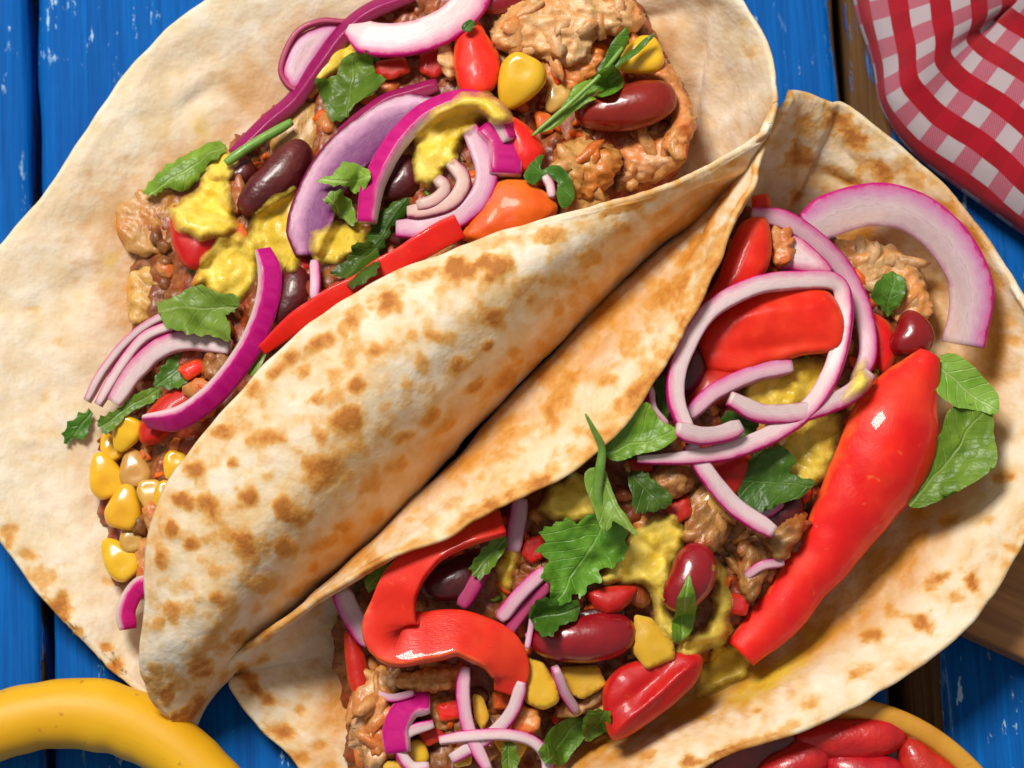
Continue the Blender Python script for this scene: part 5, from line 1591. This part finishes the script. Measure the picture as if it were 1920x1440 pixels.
onion_set('magenta onion chip with a white inner curl', [
    dict(path=[(746, 1412), (742, 1365), (766, 1326), (806, 1318)], w=22, t=5.2, dz=5.5, roll=[70, 66, 60, 50]),
    dict(path=[(806, 1440), (770, 1440), (748, 1405), (764, 1372), (812, 1356)], w=22, t=3.4, dz=4.5, roll=10)], mat='onion')
onion('straight pink onion stick hanging from the bent strip', [(872, 1248), (868, 1310), (880, 1370), (915, 1445)], 26, 2.8, 'onion_pink', 6.0)
onion('slanting pink onion stick crossing under the bent strip end', [(978, 1278), (962, 1330), (925, 1375), (845, 1425)], 26, 2.8, 'onion', 6.0)
onion('thin curled onion sliver with a purple edge near the two leaves', [(824, 1388), (890, 1380), (960, 1380), (1005, 1395), (1026, 1425), (1024, 1470)], 22, 2.8, 'onion', 7.5)
onion('pink onion sliver lying on the golden pepper cube', [(1040, 1252), (1056, 1295), (1078, 1332)], 20, 2.4, 'onion_pink', 5.5)
onion('reddish onion stick inside the hook of the bent strip', [(866, 1138), (890, 1095), (912, 1055)], 30, 3.0, 'onion_dark', 3.0)
onion('rosy onion stick leading to the parsley leaf', [(938, 1160), (972, 1118), (1025, 1070)], 28, 3.0, 'onion_pink', 3.5)
onion('second rosy onion stick just below the first', [(950, 1190), (985, 1140), (1035, 1095)], 22, 2.8, 'onion_dark', 2.5)
onion('shaded purple onion end under the tortilla edge', [(962, 1035), (970, 985), (978, 935)], 34, 3.0, 'onion_pink', 2.0)
onion('thin onion sliver beside the bent strip tip', [(990, 1215), (996, 1180), (1000, 1150)], 12, 2.0, 'onion_pink', 4.0)

sauce('pale mustard smear on the onion ring end', [(1582, 748), (1602, 700), (1618, 672), (1632, 700), (1645, 690), (1640, 712), (1615, 738)], 7.0, 1.5)
leaf('large dark parsley leaf in the middle of the open filling', [(1012, 1000), (1030, 985), (1060, 972), (1082, 984), (1110, 962), (1150, 972), (1176, 992), (1172, 1035), (1150, 1064), (1124, 1072), (1128, 1092), (1108, 1098), (1094, 1120), (1080, 1112), (1064, 1136),
                                                                  (1034, 1128), (1028, 1094), (1010, 1086), (1030, 1052), (1008, 1036), (1022, 1018)], 8.0, 'leaf', 1.5, mid=((1140, 975), (1045, 1130)), serr=2.0, sfreq=17, step=5, drape=True)
leaf('folded dark parsley lobe hanging under the large parsley leaf', [(998, 1140), (1018, 1124), (1052, 1130), (1086, 1130), (1080, 1160), (1050, 1172), (1032, 1192), (1004, 1178)], 7.0, 'dark_leaf', 1.5, serr=1.5, drape=True)
spr = tag(empty('herb_sprig', P(1120, 900, bz(1120, 900) + 8)), 'light green herb sprig hanging over the open tortilla rim', 'herb', G_LEAF)
leaf(None, [(1098, 905), (1108, 880), (1132, 884), (1146, 922), (1172, 968), (1194, 1004), (1172, 992), (1150, 978), (1146, 992), (1128, 994), (1116, 958)], 11.0, 'light_leaf', 1.2, mid=((1118, 880), (1180, 1000)), serr=0.4, name='leaflet', parent=spr, top=False)
sweep('stem', [(1098, 778, 47.5), (1112, 808, 46), (1128, 840, 44), (1126, 880, 43), (1122, 930, 41.5), (1135, 975, 40)], 15, 1.5, M['stem'], exp=2.0, sec=10, widths=(0.3, 0.7, 1.0, 1.3, 1.2, 0.8), parent=spr)
leaf('glossy green leaf at the tortilla rim beside the onion ring end', [(1136, 836), (1158, 800), (1190, 768), (1216, 756), (1238, 786), (1272, 808), (1252, 832), (1210, 850), (1170, 864), (1144, 858)], 9.0, 'leaf', 1.8, mid=((1140, 850), (1265, 805)), serr=0.6)
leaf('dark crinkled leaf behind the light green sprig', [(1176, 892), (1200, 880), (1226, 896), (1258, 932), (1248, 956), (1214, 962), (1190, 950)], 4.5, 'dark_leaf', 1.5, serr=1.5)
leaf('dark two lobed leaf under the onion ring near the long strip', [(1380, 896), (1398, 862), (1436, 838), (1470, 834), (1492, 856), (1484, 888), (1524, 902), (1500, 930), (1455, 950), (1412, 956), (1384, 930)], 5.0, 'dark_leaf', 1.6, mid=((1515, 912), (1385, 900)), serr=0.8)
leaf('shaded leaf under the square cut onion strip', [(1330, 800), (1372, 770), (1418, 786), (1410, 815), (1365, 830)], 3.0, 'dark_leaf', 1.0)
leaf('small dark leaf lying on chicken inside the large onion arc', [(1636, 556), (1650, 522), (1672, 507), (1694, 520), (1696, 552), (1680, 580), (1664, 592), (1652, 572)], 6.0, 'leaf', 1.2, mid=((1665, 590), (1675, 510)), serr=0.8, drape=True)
leaf('bright green upper basil leaf beyond the long pepper strip', [(1748, 690), (1766, 662), (1795, 664), (1842, 702), (1876, 742), (1870, 778), (1838, 770), (1792, 762), (1758, 735)], 5.0, 'light_leaf', 2.2, mid=((1750, 680), (1870, 770)), serr=0, step=8)
leaf('glossy lower basil leaf beyond the long pepper strip', [(1776, 770), (1818, 756), (1852, 764), (1868, 812), (1866, 868), (1822, 908), (1764, 938), (1710, 952), (1704, 922), (1736, 868), (1760, 812)], 4.5, 'leaf', 3.0, mid=((1708, 948), (1850, 765)), serr=0, step=8)
leaf('green leaf scrap on the onion stick beside the mustard smear', [(878, 1064), (902, 1034), (942, 1004), (952, 1026), (926, 1066), (896, 1086)], 5.5, 'leaf', 1.2)
leaf('small bright leaf between tortilla rim and bent strip', [(686, 1092), (700, 1070), (730, 1056), (736, 1076), (712, 1100), (692, 1110)], 5.0, 'leaf', 1.0)
leaf('oval green leaf of the pair near the open tortilla wall', [(1010, 1408), (1030, 1372), (1062, 1350), (1098, 1344), (1102, 1378), (1076, 1416), (1044, 1436), (1018, 1430)], 6.5, 'leaf', 1.5, mid=((1020, 1430), (1100, 1345)), serr=0.4, drape=True)
leaf('smaller dark leaf of the pair near the open tortilla wall', [(1094, 1346), (1118, 1332), (1146, 1340), (1142, 1366), (1116, 1386), (1098, 1388)], 7.0, 'leaf', 1.2, serr=0.8, drape=True)
leaf('pointed green leaf standing over the red bean', [(1262, 1180), (1272, 1130), (1290, 1078), (1302, 1110), (1304, 1162), (1288, 1198), (1266, 1204)], 9.0, 'leaf', 1.2, mid=((1280, 1200), (1290, 1080)), serr=0.3, drape=True)
leaf('small green leaf end below the crossing onion sticks', [(942, 1395), (968, 1398), (972, 1440), (950, 1460), (938, 1425)], 6.0, 'leaf', 0.8)
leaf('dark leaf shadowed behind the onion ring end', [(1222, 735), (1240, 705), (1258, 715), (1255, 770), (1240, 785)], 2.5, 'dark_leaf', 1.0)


# ------------------------------------------------------------------ chopped bits nobody could count
def flecks(name, outline, count, label, seed, mat, size, thick, on=True):
    rng = random.Random(seed)
    o = np.asarray(outline, float)
    V, F, UV = [], [], []
    while count:
        x, y = rng.uniform(o[:, 0].min(), o[:, 0].max()), rng.uniform(o[:, 1].min(), o[:, 1].max())
        if not inside(np.array([[x, y]]), o)[0]:
            continue
        count -= 1
        z = hz(x, y) if on else bz(x, y)
        if z > bz(x, y) + 11:
            continue
        s = rng.uniform(*size)
        c = P(x, y, z + thick * 0.35)
        sc = np.array((s * rng.uniform(.8, 1.7), s * rng.uniform(.5, .9), thick)) * 1e-3
        Rm = rotm(rng.uniform(0, 360), rng.uniform(-25, 25), rng.uniform(-20, 20))
        b = len(V)
        so = rng.uniform(0, 50)
        for v in ICO_V:
            k = 1 + 0.5 * fbm(v, 1.4, so, 2)
            V.append(c + Rm @ (v * sc * k))
            UV.append((v[0] * 2 + so, v[1] * 2))
        F += [tuple(b + i for i in f) for f in ICO_F]
    return tag(build(name, V, F, M[mat], uv=UV), label, 'filling', kind='stuff')


IN1 = [(270, 1060), (235, 900), (270, 700), (290, 540), (300, 400), (430, 300), (620, 120), (700, 20), (900, 0), (1180, 40), (1260, 190), (1240, 310), (1060, 380), (840, 440), (640, 540), (420, 740), (320, 960)]
IN2 = [(700, 1200), (860, 1030), (1080, 900), (1230, 760), (1330, 580), (1400, 440), (1560, 500), (1660, 540), (1660, 660), (1560, 860), (1440, 1060), (1300, 1220), (1150, 1320), (1000, 1420), (780, 1430), (700, 1340)]
flecks('herb_flecks', IN1, 26, 'tiny chopped green herb flecks over the folded tortilla filling', 21, 'leaf', (0.5, 1.1), 0.25, False)
flecks('herb_flecks', IN2, 26, 'tiny chopped green herb flecks over the open tortilla filling', 22, 'leaf', (0.5, 1.1), 0.25, False)
flecks('pepper_bits', IN1, 60, 'small chopped red pepper bits in the folded tortilla mince', 23, 'tomato', (0.7, 1.6), 0.9, False)
flecks('pepper_bits', IN2, 60, 'small chopped red pepper bits in the open tortilla mince', 24, 'tomato', (0.7, 1.6), 0.9, False)
